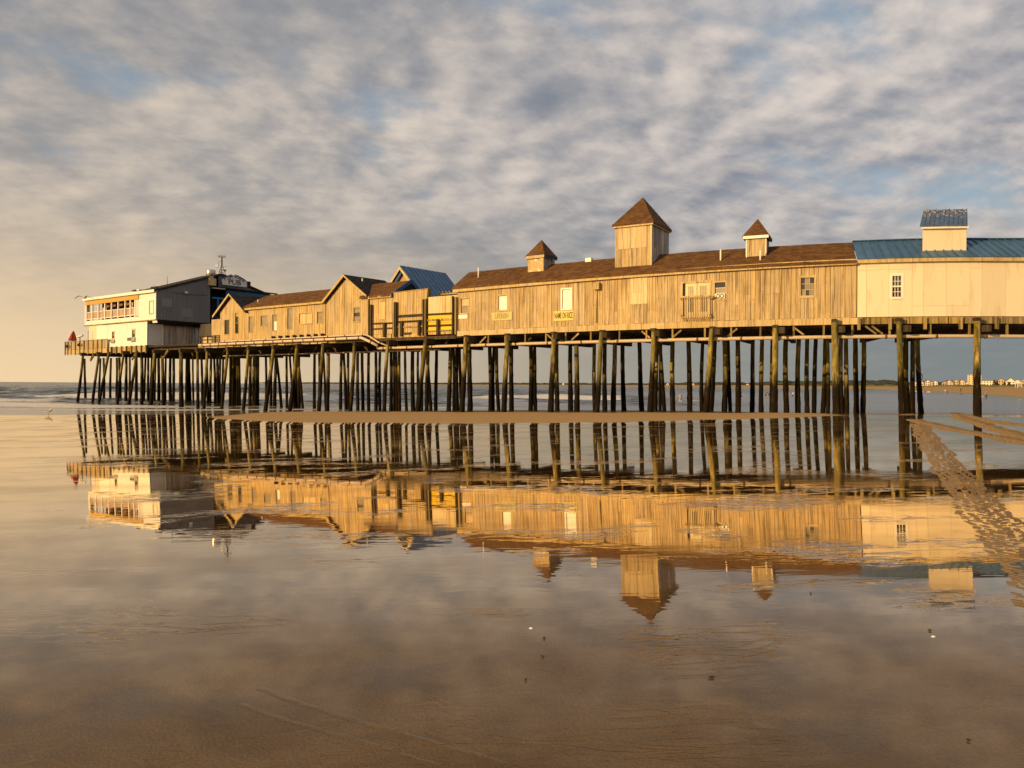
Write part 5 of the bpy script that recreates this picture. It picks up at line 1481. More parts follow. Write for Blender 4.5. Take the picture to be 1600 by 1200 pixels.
# skirt boards with brackets below the white front, and the open deck with its board fence
skirt = thing('deck_skirt', 'row of short boards with brackets below the white pub front', 'boarding', W(uu(200), -.1, 4.6))
xs_ = np.linspace(168.5, 230.5, 9)
for xa, xb in zip(xs_[:-1], xs_[1:]):
    a, c = uu(xa, 0, 545), uu(xb, 0, 545)
    b = B(); b.ubox(a + .02, c - .02, -.06, -.02, 4.62, 5.17); b.build('skirt_board', BEAM if rnd.random() < .4 else PLANK2, skirt)
    b = B(); b.ubox(c - .07, c + .05, -.2, -.065, 4.5, 5.25); b.build('bracket', BEAM, skirt)
df = thing('deck_fence', 'weathered board fence round the open deck left of the pub', 'fence', W(uu(135), -.2, DECK))
xs_ = [103.2, 107.5, 112.5, 119, 126, 132.5, 139, 146.5, 153.5, 160.5, 168]
for xa, xb in zip(xs_[:-1], xs_[1:]):
    a, c = uu(xa, -.2, 540), uu(xb, -.2, 540)
    ys = 534.5 - (xa - 103) * .072
    zt = zz((xa + xb) / 2, ys, -.2)
    nb = 3
    for k in range(nb):
        p0, p1 = a + (c - a) * k / nb + .008, a + (c - a) * (k + 1) / nb - .008
        b = B(); b.ubox(p0, p1, -.24, -.2, 5.14, zt - rnd.uniform(0, .03)); b.build('fence_board', GREYWOOD if rnd.random() < .3 else PLANK, df)
    b = B(); b.ubox(a + .01, c - .01, -.26, -.2, 4.66, 5.12); b.build('skirt_board', PLANK2, df)
    b = B(); b.ubox(a - .05, a + .05, -.33, -.262, 4.55, zt + .02); b.build('post', BEAM, df)
    b = B(); b.ubox(a, c, -.28, -.18, zt, zt + .05); b.build('top_rail', BEAM, df)
# return of the fence along the sea end
b = B(); u_ = uu(103.2, -.2, 540)
for k in range(10): b.hexa([W(u_ - .02, -.2 + k * .5, 4.7), W(u_ + .02, -.2 + k * .5, 4.7), W(u_ + .02, .26 + k * .5, 4.7), W(u_ - .02, .26 + k * .5, 4.7), W(u_ - .02, -.2 + k * .5, 6.0), W(u_ + .02, -.2 + k * .5, 6.0), W(u_ + .02, .26 + k * .5, 6.0), W(u_ - .02, .26 + k * .5, 6.0)])
b.build('end_boards', PLANK, df)

lr = thing('link_railing', 'low dark railing between the pub and the gabled shop', 'railing', W(uu(330), .1, DECK))
a, c = uu(312, .15, 528), uu(347, .15, 528)
for z in (5.42, 5.72): b = B(); b.ubox(a, c, .1, .17, z, z + .09); b.build('rail', DARKBEAM, lr)
for k in range(4): u_ = a + (c - a) * k / 3; b = B(); b.ubox(u_ - .05, u_ + .05, .175, .26, DECK, 5.85); b.build('post', DARKBEAM, lr)

# ================================================================ SMALL THINGS ON THE BUILDINGS
# pub sign
u_, z_ = u1 + .55, 0
d_s0, d_s1 = 6.45, 9.35
zs0, zs1 = zz(350, 448, 7.8), zz(350, 432.5, 7.8)
zs0 -= .05
sg = thing('pub_sign', 'white arched sign with dark lettering PIER POINT PUB under the pub gable', 'sign', W(u_, 7.9, zs0))
n = 14; pr = []
for k in range(n + 1):
    s = k / n; dd = d_s0 + (d_s1 - d_s0) * s
    pr.append((dd, zs0 + (zs1 - zs0) * (0.52 + 0.48 * math.sin(math.pi * s) ** .7)))
poly = [(d_s0, zs0), (d_s1, zs0)] + pr[::-1]
b = B(); b.rings([[W(u_ + t_, dd, z) for dd, z in poly] for t_ in (0, .06)]); b.build('board', SIDEGREY, sg)
b = B()
rim = [(d_s0, zs0)] + pr + [(d_s1, zs0)]
for (p0, p1) in zip(rim, rim[1:] + rim[:1]): b.beam(W(u_ + .07, p0[0], p0[1]), W(u_ + .07, p1[0], p1[1]), .05, .05)
b.build('rim', BLUETRIM, sg)
right = Vector(W(u_, 1, 0)) - Vector(W(u_, 0, 0)); up = Vector((0, 0, 1))
text_mesh('PUB', .72, face_matrix(W(u_ + .068, 7.9, zs0 + .36), right, up), BLACKLET, sg, sx=1.15)
word = 'PIER POINT'
for k, ch in enumerate(word):
    if ch == ' ': continue
    s = (k + .5) / len(word); dd = d_s0 + .25 + (d_s1 - d_s0 - .5) * s
    ang = (0.5 - s) * .9
    rr = (right.normalized() * math.cos(ang) + up * math.sin(ang)); uu_ = (up * math.cos(ang) - right.normalized() * math.sin(ang))
    text_mesh(ch, .52, face_matrix(W(u_ + .068, dd, zs0 + .55 + .44 * math.sin(math.pi * s)), rr, uu_), BLACKLET, sg)
b = B(); b.hexa([W(u_ - .5, d_s0 + .3, zs0 + .2), W(u_, d_s0 + .3, zs0 + .2), W(u_, d_s0 + .38, zs0 + .2), W(u_ - .5, d_s0 + .38, zs0 + .2), W(u_ - .5, d_s0 + .3, zs0 + .3), W(u_, d_s0 + .3, zs0 + .3), W(u_, d_s0 + .38, zs0 + .3), W(u_ - .5, d_s0 + .38, zs0 + .3)])
b.hexa([W(u_ - .5, d_s1 - .3, zs0 + .2), W(u_, d_s1 - .3, zs0 + .2), W(u_, d_s1 - .22, zs0 + .2), W(u_ - .5, d_s1 - .22, zs0 + .2), W(u_ - .5, d_s1 - .3, zs0 + .3), W(u_, d_s1 - .3, zs0 + .3), W(u_, d_s1 - .22, zs0 + .3), W(u_ - .5, d_s1 - .22, zs0 + .3)])
b.build('bracket', IRON, sg)

# exhaust fan on the pub ridge
uf, _ = at(334.5, 425, 5.4); uf = min(uf, u1 - .1)
df_ = 5.65
zf = zz(334.5, 433, df_); zt_ = zz(334.5, 421, df_)
ex = thing('exhaust_fan', 'shiny drum shaped exhaust fan on the pub roof beside the mast', 'exhaust fan', W(u1 - .1, df_, zf))
c = W(u1 - .05, df_, 0)
b = B(); b.tube([(c[0], c[1], zf + .12), (c[0], c[1], zf + .2), (c[0], c[1], zt_ - .08), (c[0], c[1], zt_)], [.36, .44, .46, .42], 16); b.build('drum', STEEL, ex, True)
b = B(); b.tube([(c[0], c[1], zf - .1), (c[0], c[1], zf + .119)], [.3, .3], 12); b.build('neck', STEEL, ex, True)
b = B(); b.box((c[0], c[1], zf - .45), (.75, .75, .7), heading(u1)); b.build('curb_box', PLY, ex)
# antenna mast
um = u1 - .25; dm = 7.0
zb0 = ZR + .15; ztop = zz(349, 400.5, dm)
mast = thing('antenna_mast', 'thin lattice antenna mast with cameras on the pub ridge', 'antenna mast', W(um, dm, zb0))
b = B(); cx, cy, _ = W(um, dm, 0); hgt = ztop - zb0
for k in range(3):
    a = k * 2.094; b.tube([(cx + .38 * math.cos(a), cy + .38 * math.sin(a), zb0), (cx + .05 * math.cos(a), cy + .05 * math.sin(a), zb0 + hgt * .5), (cx + .04 * math.cos(a), cy + .04 * math.sin(a), ztop - .05)], .03, 5)
for z_f in (.12, .25, .38):
    r_ = .38 * (1 - z_f * 1.75)
    pts = [(cx + r_ * math.cos(k * 2.094), cy + r_ * math.sin(k * 2.094), zb0 + hgt * z_f) for k in range(4)]
    b.tube(pts, .02, 4)
b.build('lattice', IRON, mast)
b = B(); b.box((cx, cy, ztop + .02), (.75, .3, .16), .3); b.build('camera_head', STEEL, mast)
for (ox, oz, s) in ((-.5, -.95, .26), (.35, -1.4, .16), (-.3, -1.7, .22)):
    b = B(); b.tube([(cx, cy, ztop + oz), (cx + ox, cy, ztop + oz + .05)], .02, 4); b.box((cx + ox, cy, ztop + oz), (s, s, s * 1.1), .2); b.build('aerial', WHITE if s > .2 else IRON, mast)
b = B(); b.tube([(cx - .4, cy, ztop - .9), (cx - .3, cy, ztop - .5), (cx, cy, ztop - .45)], .018, 4); b.tube([(cx, cy, ztop - 1.0), (cx + .55, cy, ztop - 1.0)], .012, 4); b.build('arm', IRON, mast)
# roof bits on the pub
for k, (x, y0, y1, dd, lab) in enumerate(((213, 449.5, 453.5, .4, 'small flat vent cap on the white pub roof edge, leftmost of the two'), (220, 449, 453, .5, 'larger pale vent cap on the white pub roof edge'))):
    u, z = at(x, y1, dd); tt = thing('roof_vent', lab, 'roof vent', W(u, dd, ZT))
    b = B(); c = W(u, dd, 0); b.tube([(c[0], c[1], ZT + .0), (c[0], c[1], ZT + .28)], .12, 8); b.build('stub', STEEL, tt)
    b = B(); b.tube([(c[0], c[1], ZT + .28), (c[0], c[1], ZT + .36), (c[0], c[1], ZT + .42)], [.42, .4, .15], 10); b.build('cap', STEEL if k else IRON, tt)
tt = thing('whip_aerial', 'very thin upright whip aerial on the slope of the pub roof', 'antenna', W(u1 - .2, 1.2, ZT + .3))
b = B(); c = W(u1 - .2, 1.2, 0); b.tube([(c[0], c[1], ZT + .3), (c[0], c[1], ZT + 1.5)], [.03, .015], 5); b.build('rod', IRON, tt)
b = B(); b.tube([(c[0], c[1], ZT + .25), (c[0], c[1], ZT + .5)], .05, 6); b.build('base', IRON, tt)
tt = thing('roof_debris_rack', 'dark low rack of brackets at the corner of the pub roof', 'rack', W(u1 - .7, -.1, ZT))
b = B(); b.ubox(u1 - 1.2, u1 - .2, .1, .16, ZT + .28, ZT + .34); b.build('bar', IRON, tt)
b = B()
for k in range(4): b.ubox(u1 - 1.2 + k * .3, u1 - 1.14 + k * .3, .1, .3, ZT + .1, ZT + .45)
b.build('upright', IRON, tt)

# air conditioners
def ac(label, x0, x1, y0, y1, fans=False, d_=.4):
    h_ = hole(x0, x1, y0, y1)
    t_ = thing('air_conditioner', label, 'air conditioner', W((h_[0] + h_[1]) / 2, -.2, h_[2]), 'window air conditioners')
    b = B(); mbox(b, M0, h_[0], h_[1], -.02, d_, h_[2], h_[3]); b.build('housing', WHITE if fans else STEEL, t_)
    if fans:
        for f in (.33, .72):
            c = M0(h_[0] + (h_[1] - h_[0]) * f, d_ + .012, (h_[2] + h_[3]) / 2); c2_ = M0(h_[0] + (h_[1] - h_[0]) * f, d_ + .002, (h_[2] + h_[3]) / 2)
            b = B(); b.tube([c2_, c], .11, 12); b.build('fan_ring', IRON, t_)
            c3 = M0(h_[0] + (h_[1] - h_[0]) * f, d_ + .022, (h_[2] + h_[3]) / 2)
            b = B(); b.tube([c, c3], .065, 10); b.build('fan_hub', WHITE, t_)
    else:
        b = B()
        for k in range(4): mbox(b, M0, h_[0] + .03, h_[1] - .03, d_, d_ + .012, h_[2] + .05 + k * (h_[3] - h_[2] - .08) / 4, h_[2] + .09 + k * (h_[3] - h_[2] - .08) / 4)
        b.build('grille', IRON, t_)
    return t_
ac('pale air conditioner with two round fans beside the french doors', 1118, 1133, 459.5, 466.3, True, .12)
ac('window air conditioner nearest the open deck on the white pub front', 173.5, 179.5, 530.5, 535)
ac('window air conditioner nearest the right corner of the white pub front', 205, 211.5, 527.5, 533)

# balcony railing in front of the french doors
a, c = uu(1063.5, -.2, 480), uu(1110, -.2, 480)
z0, z1 = 5.28, zz(1086, 464.5, -.28)
br = thing('balcony_railing', 'narrow slatted balcony railing in front of the french doors', 'railing', W((a + c) / 2, -.28, z0))
nb = 17
for k in range(nb):
    u = a + (c - a) * (k + .5) / nb; b = B(); b.ubox(u - .017, u + .017, -.30, -.27, z0, z1 + rnd.uniform(-.01, .01)); b.build('baluster', TRIM if k % 3 else PLANK, br)
b = B(); b.ubox(a - .05, c + .05, -.33, -.26, z1 + .012, z1 + .09); b.build('top_rail', PLANK2, br)
b = B(); b.ubox(a - .05, c + .05, -.265, -.23, z0 + .1, z0 + .18); b.build('bottom_rail', PLANK2, br)
b = B(); b.ubox(a - .02, a + .05, -.25, -.04, z0 + .2, z0 + .27); b.ubox(c - .05, c + .02, -.25, -.04, z0 + .2, z0 + .27); b.ubox(a - .02, a + .05, -.25, -.04, z1 - .1, z1); b.ubox(c - .05, c + .25, -.25, -.04, z1 - .1, z1); b.build('end_bracket', BEAM, br)

# painted signs on the brown hall
def flat_sign(name, label, x0, x1, y0, y1, col, txt, tcol, size, sx, slope=0.0):
    h_ = hole(x0, x1, y0, y1)
    t_ = thing(name, label, 'sign', W((h_[0] + h_[1]) / 2, -.06, h_[2]))
    b = B(); b.ubox(h_[0], h_[1], -.075, -.045, h_[2], h_[3]); b.build('board', col, t_)
    c = W((h_[0] + h_[1]) / 2, -.078, (h_[2] + h_[3]) / 2)
    r_ = Vector(W(h_[1], 0, 0)) - Vector(W(h_[0], 0, 0))
    text_mesh(txt, size, face_matrix(c, r_, Vector((0, 0, 1))), tcol, t_, sx=sx, extrude=.003)
    return t_
LEMON = dirty_paint('lemon_board', (0.66, 0.55, 0.14), (0.45, 0.35, 0.12), .6)
FADED = dirty_paint('faded_board', (0.50, 0.46, 0.20), (0.36, 0.30, 0.14), .6)
FADLET = simple('faded_lettering', (0.30, 0.20, 0.075), .8)
flat_sign('irish_sign', 'faded yellow green board with worn lettering below the left white window', 769, 801, 488, 500.5, FADED, 'LIFERISH', FADLET, .46, .62)
flat_sign('name_sign', 'yellow board reading NAME ON RICE below the tall white window', 866, 897, 486, 501, LEMON, 'NAME ON RICE', BLACKLET, .50, .36)

# red umbrella folded on the open deck
u_, _ = at(113, 530, .8)
umb = thing('folded_umbrella', 'folded dark red umbrella standing on the open deck by the sea', 'umbrella', W(u_, .8, DECK))
c = Vector(W(u_, .8, 0)); zt = zz(116, 517, .8); zb = zz(113, 532.5, .8)
ax = Vector((.42, -.3, 0)) * .5
b = B(); b.tube([(c.x, c.y, DECK), (c.x + ax.x, c.y + ax.y, zt - .05)], .03, 6); b.build('pole', WHITE, umb)
rings = []
for t_, r_ in ((0, .36), (.15, .33), (.45, .24), (.75, .15), (1, .03)):
    rings.append([(c.x + ax.x * (t_ * .9 + .05) + r_ * (1 + .28 * (k % 2)) * math.cos(k * .5236) * 1.0, c.y + ax.y * t_ + r_ * (1 + .28 * (k % 2)) * .7 * math.sin(k * .5236), zb + (zt - zb) * t_ + (.06 * (k % 2) if t_ == 0 else 0)) for k in range(12)])
b = B(); b.rings(rings); b.build('canopy', REDCLOTH, umb)
# deck spotlights
for (x, y0, dd, lab) in ((125, 527, -.25, 'grey floodlight on a stalk above the deck fence'),):
    u, z = at(x, y0, dd); zr = zz(x, 533.5, dd)
    fl = thing('floodlight', lab, 'floodlight', W(u, dd, zr))
    c = Vector(W(u, dd, 0)); b = B(); b.tube([(c.x, c.y, zr - .3), (c.x, c.y, z)], .04, 6); b.build('stalk', IRON, fl)
    b = B(); b.beam((c.x - .3, c.y, z + .0), (c.x + .3, c.y, z + .22), .3, .16); b.build('lamp_head', STEEL, fl)
for k, (x, y) in enumerate(((106, 541), (124.5, 538.5))):
    u, z = at(x, y, -.4); c = Vector(W(u, -.42, z))
    fl = thing('bulkhead_lamp', ('small dark lamp on the far left end of the deck fence', 'small dark lamp on the deck fence below the floodlight')[k], 'lamp', c)
    b = B(); b.tube([c + Vector((0, -.02, .12)), c + Vector((0, -.14, -.1))], [.10, .19], 10); b.build('shade', IRON, fl)
    b = B(); b.tube([c + Vector((0, .1, .14)), c + Vector((0, -.02, .12))], .04, 6); b.build('arm', IRON, fl)

# ================================================================ TYRE TRACKS, PEOPLE, BIRDS, BITS ON THE SAND
def ground_hit(x, y):
    a, b, c = ray(x, y)
    t_ = 30.0
    for _ in range(40):
        z = float(zground(a * t_, t_)); t2 = (z - CAMZ) / c
        t_ = .5 * t_ + .5 * max(1.0, min(t2, 400))
    return np.array([a * t_, t_])
TRACK = material('tyre_track_sand')
m, t = TRACK
p = t.pos(); n = t.noise(p, 6.0, 5.0, 0.7)
t.surf(t.mix(n, (0.13, 0.088, 0.045), (0.25, 0.17, 0.088)), 0.75, t.bump(n, .5, .01), .3)
TRACK = m
def track(name, px, width, cols, pitch, hgt, label=None):
    P = [ground_hit(*q) for q in px]
    # Catmull-Rom
    out = []
    Q = [P[0] * 2 - P[1]] + P + [P[-1] * 2 - P[-2]]
    for i in range(1, len(Q) - 2):
        for k in range(24):
            s = k / 24
            out.append(.5 * ((2 * Q[i]) + (-Q[i - 1] + Q[i + 1]) * s + (2 * Q[i - 1] - 5 * Q[i] + 4 * Q[i + 1] - Q[i + 2]) * s * s + (-Q[i - 1] + 3 * Q[i] - 3 * Q[i + 1] + Q[i + 2]) * s ** 3))
    out = np.array(out); L = np.concatenate([[0], np.cumsum(np.hypot(*np.diff(out, axis=0).T))])
    b = B(); s = 0.0; row = 0
    rt = random.Random(len(px))
    while s < L[-1] - .1:
        x, y = np.interp(s, L, out[:, 0]), np.interp(s, L, out[:, 1])
        x2, y2 = np.interp(s + .05, L, out[:, 0]), np.interp(s + .05, L, out[:, 1])
        D_ = math.hypot(x, y); th = math.atan2(y2 - y, x2 - x); nx, ny = -math.sin(th), math.cos(th); tx, ty = math.cos(th), math.sin(th)
        for j in range(cols):
            o_ = (j + .5) / cols - .5
            hole_ = math.sin(s * 1.7 + j * .8) * math.sin(s * .61 + 2 + j * .35)
            if rt.random() < ((.05 + .2 * max(0, hole_ - .3)) if D_ > 13 else (.14 + .3 * max(0, hole_ - .2))): continue
            oo = o_ * width * (1 + .12 * math.sin(s * 1.3 + j)) + rt.uniform(-.03, .03) + .025 * math.sin(s * 2.7)
            cx, cy = x + nx * oo + tx * (pitch * .5 * (j % 2)), y + ny * oo + ty * (pitch * .5 * (j % 2))
            zb = float(_zf(cx, cy))
            hw, hl = width / cols * rt.uniform(.42, .54), pitch * rt.uniform(.32, .46)
            sk = rt.uniform(-.2, .2) + (.35 if j < cols / 2 else -.35)
            h_ = hgt * rt.uniform(.6, 1.2)
            pts = []
            for (zz_, f) in ((-.02, 1.25), (h_, .72)):
                for (aa, bb) in ((-1, -1), (1, -1), (1, 1), (-1, 1)):
                    l_ = aa * hl * f + bb * sk * hw; w_ = bb * hw * f
                    pts.append((cx + tx * l_ + nx * w_, cy + ty * l_ + ny * w_, zb + zz_))
            b.hexa(pts)
        s += pitch; row += 1
    o = b.build(name, TRACK)
    tag(o, label, None, None, 'structure')
    return o
def _zf(x, y): return zground(x, y)
track('tyre_track', [(1436, 662), (1446, 680), (1464, 705), (1490, 740), (1520, 775), (1556, 818), (1600, 870), (1660, 940), (1760, 1050)], .56, 6, .07, .005)
track('tyre_track', [(1428, 656), (1440, 659.5), (1460, 664), (1500, 672.5), (1545, 681), (1600, 691), (1680, 706)], .50, 4, .13, .03)
track('tyre_track', [(1530, 632), (1505, 637), (1492, 642), (1497, 648), (1515, 656), (1540, 664.5), (1570, 674), (1610, 685), (1700, 706)], .55, 4, .13, .03)
track('tyre_track', [(1502, 648), (1525, 653.5), (1560, 660), (1600, 664.5), (1700, 672)], .40, 3, .13, .03)

# faint drag lines in the near sand
def drag_line(px, wd, hg):
    P = [ground_hit(*q) for q in px]; b = B(); rings = []
    for i in range(len(P) - 1):
        for k in range(12):
            q = P[i] + (P[i + 1] - P[i]) * k / 12; dv = (P[i + 1] - P[i]) / np.linalg.norm(P[i + 1] - P[i]); nv = np.array([-dv[1], dv[0]])
            jj = .004 * math.sin(k * .7 + i * 5); row = []
            for o_, h_ in ((-1, -.004), (-.4, hg * rnd.uniform(.75, 1)), (.1, hg * rnd.uniform(.3, .5)), (.5, hg * .2), (1, -.004)):
                x_, y_ = q + nv * (o_ * wd + jj); row.append((x_, y_, float(zground(x_, y_)) + h_))
            rings.append(row)
    b.rings(rings, closed=False); o = b.build('drag_line', SAND, None, True); tag(o, None, None, None, 'structure')
drag_line([(405, 1076), (470, 1100), (560, 1128), (660, 1156), (800, 1198)], .05, .0012)
drag_line([(372, 1100), (450, 1128), (540, 1152), (640, 1184), (690, 1199)], .045, .0008)

# ---- people, one continuous skinned body each
SKIN = simple('skin', (0.45, 0.26, 0.17), .6)
def cloth(n, c): return simple(n, c, .85, .15, 20)
HAIR = simple('hair', (0.05, 0.03, 0.02), .8)
def ring_limb(b, pts, radii, n=8): b.tube(pts, radii, n)
def person(label, X, Y, h, top, bottom, pose='stand', face=0.0, zbase=None, legs=SKIN, group=None):
    zb = float(zground(X, Y)) if zbase is None else zbase
    t_ = thing('person', label, 'person', (X, Y, zb), group)
    s = h / 1.75
    # skeleton: vertices, edges, radii
    lean = .35 if pose == 'bend' else .03
    hipz = .92 if pose != 'sit' else .30
    st = .18 if pose in ('walk', 'bend') else .05
    V = [(0, 0, hipz), (0, -lean * .3, hipz + .25), (0, -lean * .8, hipz + .50), (0, -lean, hipz + .58), (0, -lean * 1.1, hipz + .72)]
    Rr = [.15, .125, .15, .062, .095]
    E = [(0, 1), (1, 2), (2, 3), (3, 4)]
    for sg in (-1, 1):
        i = len(V)
        if pose == 'sit': V += [(.1 * sg, -.05, hipz), (.14 * sg, -.42, hipz + .18), (.14 * sg, -.62, .06), (.14 * sg, -.76, .04)]
        else: V += [(.1 * sg, 0, hipz - .06), (.11 * sg, -st * sg * .5 - .04, .5), (.11 * sg, -st * sg * .9, .08), (.12 * sg, -st * sg - .13, .03)]
        Rr += [.095, .065, .042, .04]; E += [(0, i), (i, i + 1), (i + 1, i + 2), (i + 2, i + 3)]
        i = len(V)
        sw = .12 * sg if pose == 'walk' else -.08
        V += [(.19 * sg, -lean * .8, hipz + .48), (.25 * sg, -lean * .6 + sw * .4, hipz + .2), (.24 * sg, -lean + sw - .05, hipz - .04), (.24 * sg, -lean + sw - .08, hipz - .13)]
        Rr += [.055, .042, .032, .038]; E += [(2, i), (i, i + 1), (i + 1, i + 2), (i + 2, i + 3)]
    co_, si_ = math.cos(face), math.sin(face)
    me = bpy.data.meshes.new('body')
    me.from_pydata([(X + (x * co_ - y * si_) * s, Y + (x * si_ + y * co_) * s, zb + z * s) for x, y, z in V], E, [])
    o = link('body', me)
    md = o.modifiers.new('skin', 'SKIN'); md.use_smooth_shade = True
    sv = me.skin_vertices[0].data
    for k, r_ in enumerate(Rr): sv[k].radius = (r_ * s, r_ * s)
    sv[0].use_root = True
    sb = o.modifiers.new('sub', 'SUBSURF'); sb.levels = 1; sb.render_levels = 1
    dg = bpy.context.evaluated_depsgraph_get(); dg.update()
    m2 = bpy.data.meshes.new_from_object(o.evaluated_get(dg))
    bpy.data.objects.remove(o)
    m2.materials.clear()
    for mt_ in (SKIN, top, bottom, HAIR): m2.materials.append(mt_)
    for pl in m2.polygons:
        z = (pl.center.z - zb) / s; rx = ((pl.center.x - X) * co_ + (pl.center.y - Y) * si_) / s
        if z > hipz + .74: k = 3
        elif z > hipz + .56: k = 0
        elif z > hipz + .02: k = 1 if abs(rx) < .22 else (1 if z > hipz + .25 else 0)
        elif z > (.45 if legs is SKIN else .08): k = 2 if abs(rx) < .2 else 0
        else: k = 0
        pl.material_index = k
        pl.use_smooth = True
    link('body', m2, t_)
    return t_
WHT = cloth('white_shirt', (.6, .58, .52)); BLK = cloth('black_cloth', (.02, .02, .022)); REDS = cloth('red_shirt', (.55, .06, .03)); PNK = cloth('pink_cloth', (.6, .2, .22)); KHK = cloth('khaki', (.3, .24, .15)); GRY = cloth('grey_cloth', (.16, .15, .15)); PALE = cloth('pale_suit', (.55, .42, .33))
def gx(x, D): return ray(x, 610)[0] * D
person('person in khaki jacket and black trousers standing at the water line', gx(1541, 165), 165, 1.75, KHK, BLK, 'stand', 0.2, zbase=None, legs=BLK)
person('pale swimsuited person wading in the shallows behind the piles', gx(1063, 108), 108, 1.6, PALE, PALE, 'walk', .3, zbase=SEA - .35)
person('person in red top wading beside a piling', gx(1158, 140), 140, 1.65, REDS, REDS, 'walk', 1.2, zbase=SEA - .15)
person('person with dark red top crouching in the shallows, left of the pair', gx(1196.5, 170), 170, 1.6, cloth('wine_cloth', (.3, .06, .06)), BLK, 'bend', .8, zbase=SEA - .2)
person('person in black standing in the shallows, right of the pair', gx(1202, 178), 178, 1.3, BLK, BLK, 'stand', -.3, zbase=SEA - .25)
person('person in white top bending over in the shallows', gx(1238, 178), 178, 1.5, WHT, BLK, 'bend', 1.4, zbase=SEA - .3)
person('person in pink lying back in the shallows beside the one in white', gx(1233.5, 180), 180, 1.4, PNK, PNK, 'sit', .9, zbase=SEA - .12)
person('tiny person in dark clothes far along the water line', gx(1480, 330), 330, 1.7, GRY, BLK, 'walk', .5, legs=BLK, zbase=SEA - .1)
person('tiny person in white top far along the water line', gx(1477, 332), 332, 1.7, WHT, KHK, 'walk', -.5, zbase=SEA - .1)
person('tiny distant person in black on the far sand, left of the ochre block', gx(1501, 300), 300, 1.7, BLK, BLK, 'walk', .1, legs=BLK)
person('tiny distant person in grey on the far sand near the row of small houses', gx(1456, 420), 420, 1.7, GRY, GRY, 'walk', .1, legs=BLK)

# ---- gulls
GULLW = simple('gull_white', (.62, .58, .52), .7); GULLG = simple('gull_grey', (.22, .22, .23), .7)
def gull_stand(label, x, y):
    X, Y = ground_hit(x, y); zb = max(float(zground(X, Y)), SEA if Y > shoreY(X) else -9)
    t_ = thing('gull', label, 'gull', (X, Y, zb))
    b = B(); b.tube([(X - .30, Y, zb + .25), (X - .18, Y, zb + .25), (X, Y, zb + .26), (X + .13, Y, zb + .31), (X + .17, Y, zb + .39), (X + .22, Y, zb + .43), (X + .27, Y, zb + .42)], [.012, .055, .09, .075, .045, .048, .02], 8); b.build('body', GULLW, t_, True)
    b = B()
    for s in (-1, 1): b.tube([(X - .34, Y + .05 * s, zb + .27), (X - .1, Y + .085 * s, zb + .29), (X + .09, Y + .07 * s, zb + .31)], [.01, .035, .02], 6)
    b.build('wing', GULLG, t_, True)
    b = B()
    for s in (-1, 1): b.tube([(X, Y + .035 * s, zb), (X - .01, Y + .035 * s, zb + .2)], .009, 5)
    b.tube([(X + .26, Y, zb + .425), (X + .32, Y, zb + .41)], [.014, .004], 5)
    b.build('leg', simple('gull_yellow', (.5, .3, .05)), t_)
gull_stand('gull standing at the edge of the water at far left', 76, 648.5)
gull_stand('gull on the wet sand between the piles under the brown hall', 806, 637.5)
def gull_fly():
    D = 70; X = ray(131, 466)[0] * D; z = CAMZ + ray(131, 466)[2] * D
    t_ = thing('flying_gull', 'gull gliding in the sky just left of the pub roof', 'gull', (X, D, z))
    b = B(); b.tube([(X - .26, D, z), (X - .1, D, z + .01), (X + .1, D, z + .02), (X + .2, D, z + .04), (X + .27, D, z + .03)], [.01, .06, .08, .05, .015], 8); b.build('body', GULLW, t_, True)
    for s in (-1, 1):
        b = B(); pts = [(X + .06 * s + .02, D - .0, z + .05), (X + .32 * s, D - .15, z + .19), (X + .68 * s, D - .05, z + .05), (X + .85 * s, D + .1, z - .08)]
        rings = [[(q[0], q[1] - w_, q[2]), (q[0], q[1] - w_ * .3, q[2] + .025), (q[0], q[1] + w_, q[2]), (q[0], q[1] - w_ * .2, q[2] - .012)] for q, w_ in zip(pts, (.13, .12, .08, .02))]
        b.rings(rings); b.build('wing', GULLG, t_, True)
gull_fly()

# ---- lifeguard chair
X, Y = gx(1591.5, 330), 330.0
zb = float(zground(X, Y))
lg = thing('lifeguard_chair', 'white lifeguard chair on the sand at the right edge', 'lifeguard chair', (X, Y, zb))
for sx in (-1, 1):
    for sy in (-1, 1):
        b = B(); b.beam((X + sx * 1.0, Y + sy * .8, zb - .2), (X + sx * .75, Y + sy * .6, zb + 1.7), .14, .14); b.build('leg', WHITE, lg)
b = B(); b.box((X, Y, zb + 1.75), (1.9, 1.5, .12)); b.build('platform', WHITE, lg)
b = B(); b.box((X, Y + .6, zb + 2.35), (1.7, .1, 1.1)); b.build('backrest', WHITE, lg)
b = B(); b.box((X, Y - .82, zb + .9), (1.75, .06, .1)); b.beam((X - .9, Y - .8, zb + .1), (X + .8, Y - .7, zb + 1.6), .08, .08); b.beam((X + .9, Y - .8, zb + .1), (X - .8, Y - .7, zb + 1.6), .08, .08); b.build('cross_brace', WHITE, lg)
# dark conifers between the hotel and the houses
def far_tree(x, D, h, label):
    X, Y = gx(x, D), D; zb = 4.0
    t_ = thing('tree', label, 'tree', (X, Y, zb), None)
    b = B(); b.tube([(X, Y, zb - 1), (X, Y, zb + h * .8)], [.25, .08], 6); b.build('trunk', DARKBEAM, t_)
    b = B()
    for k in range(170):
        f = rw.random(); r_ = (1 - f) * h * .30 * rw.uniform(.5, 1.1) + .15; a = rw.uniform(0, 6.28)
        cx, cy, cz = X + r_ * math.cos(a), Y + r_ * math.sin(a), zb + h * (.08 + .92 * f)
        s = rw.uniform(.3, .7)
        pts = [(cx + rw.uniform(-s, s), cy + rw.uniform(-s, s), cz + rw.uniform(-s, s)) for _ in range(4)]
        b.add(pts, [(0, 1, 2), (0, 2, 3), (0, 3, 1), (1, 3, 2)])
    b.build('crown', FARLEAF, t_)
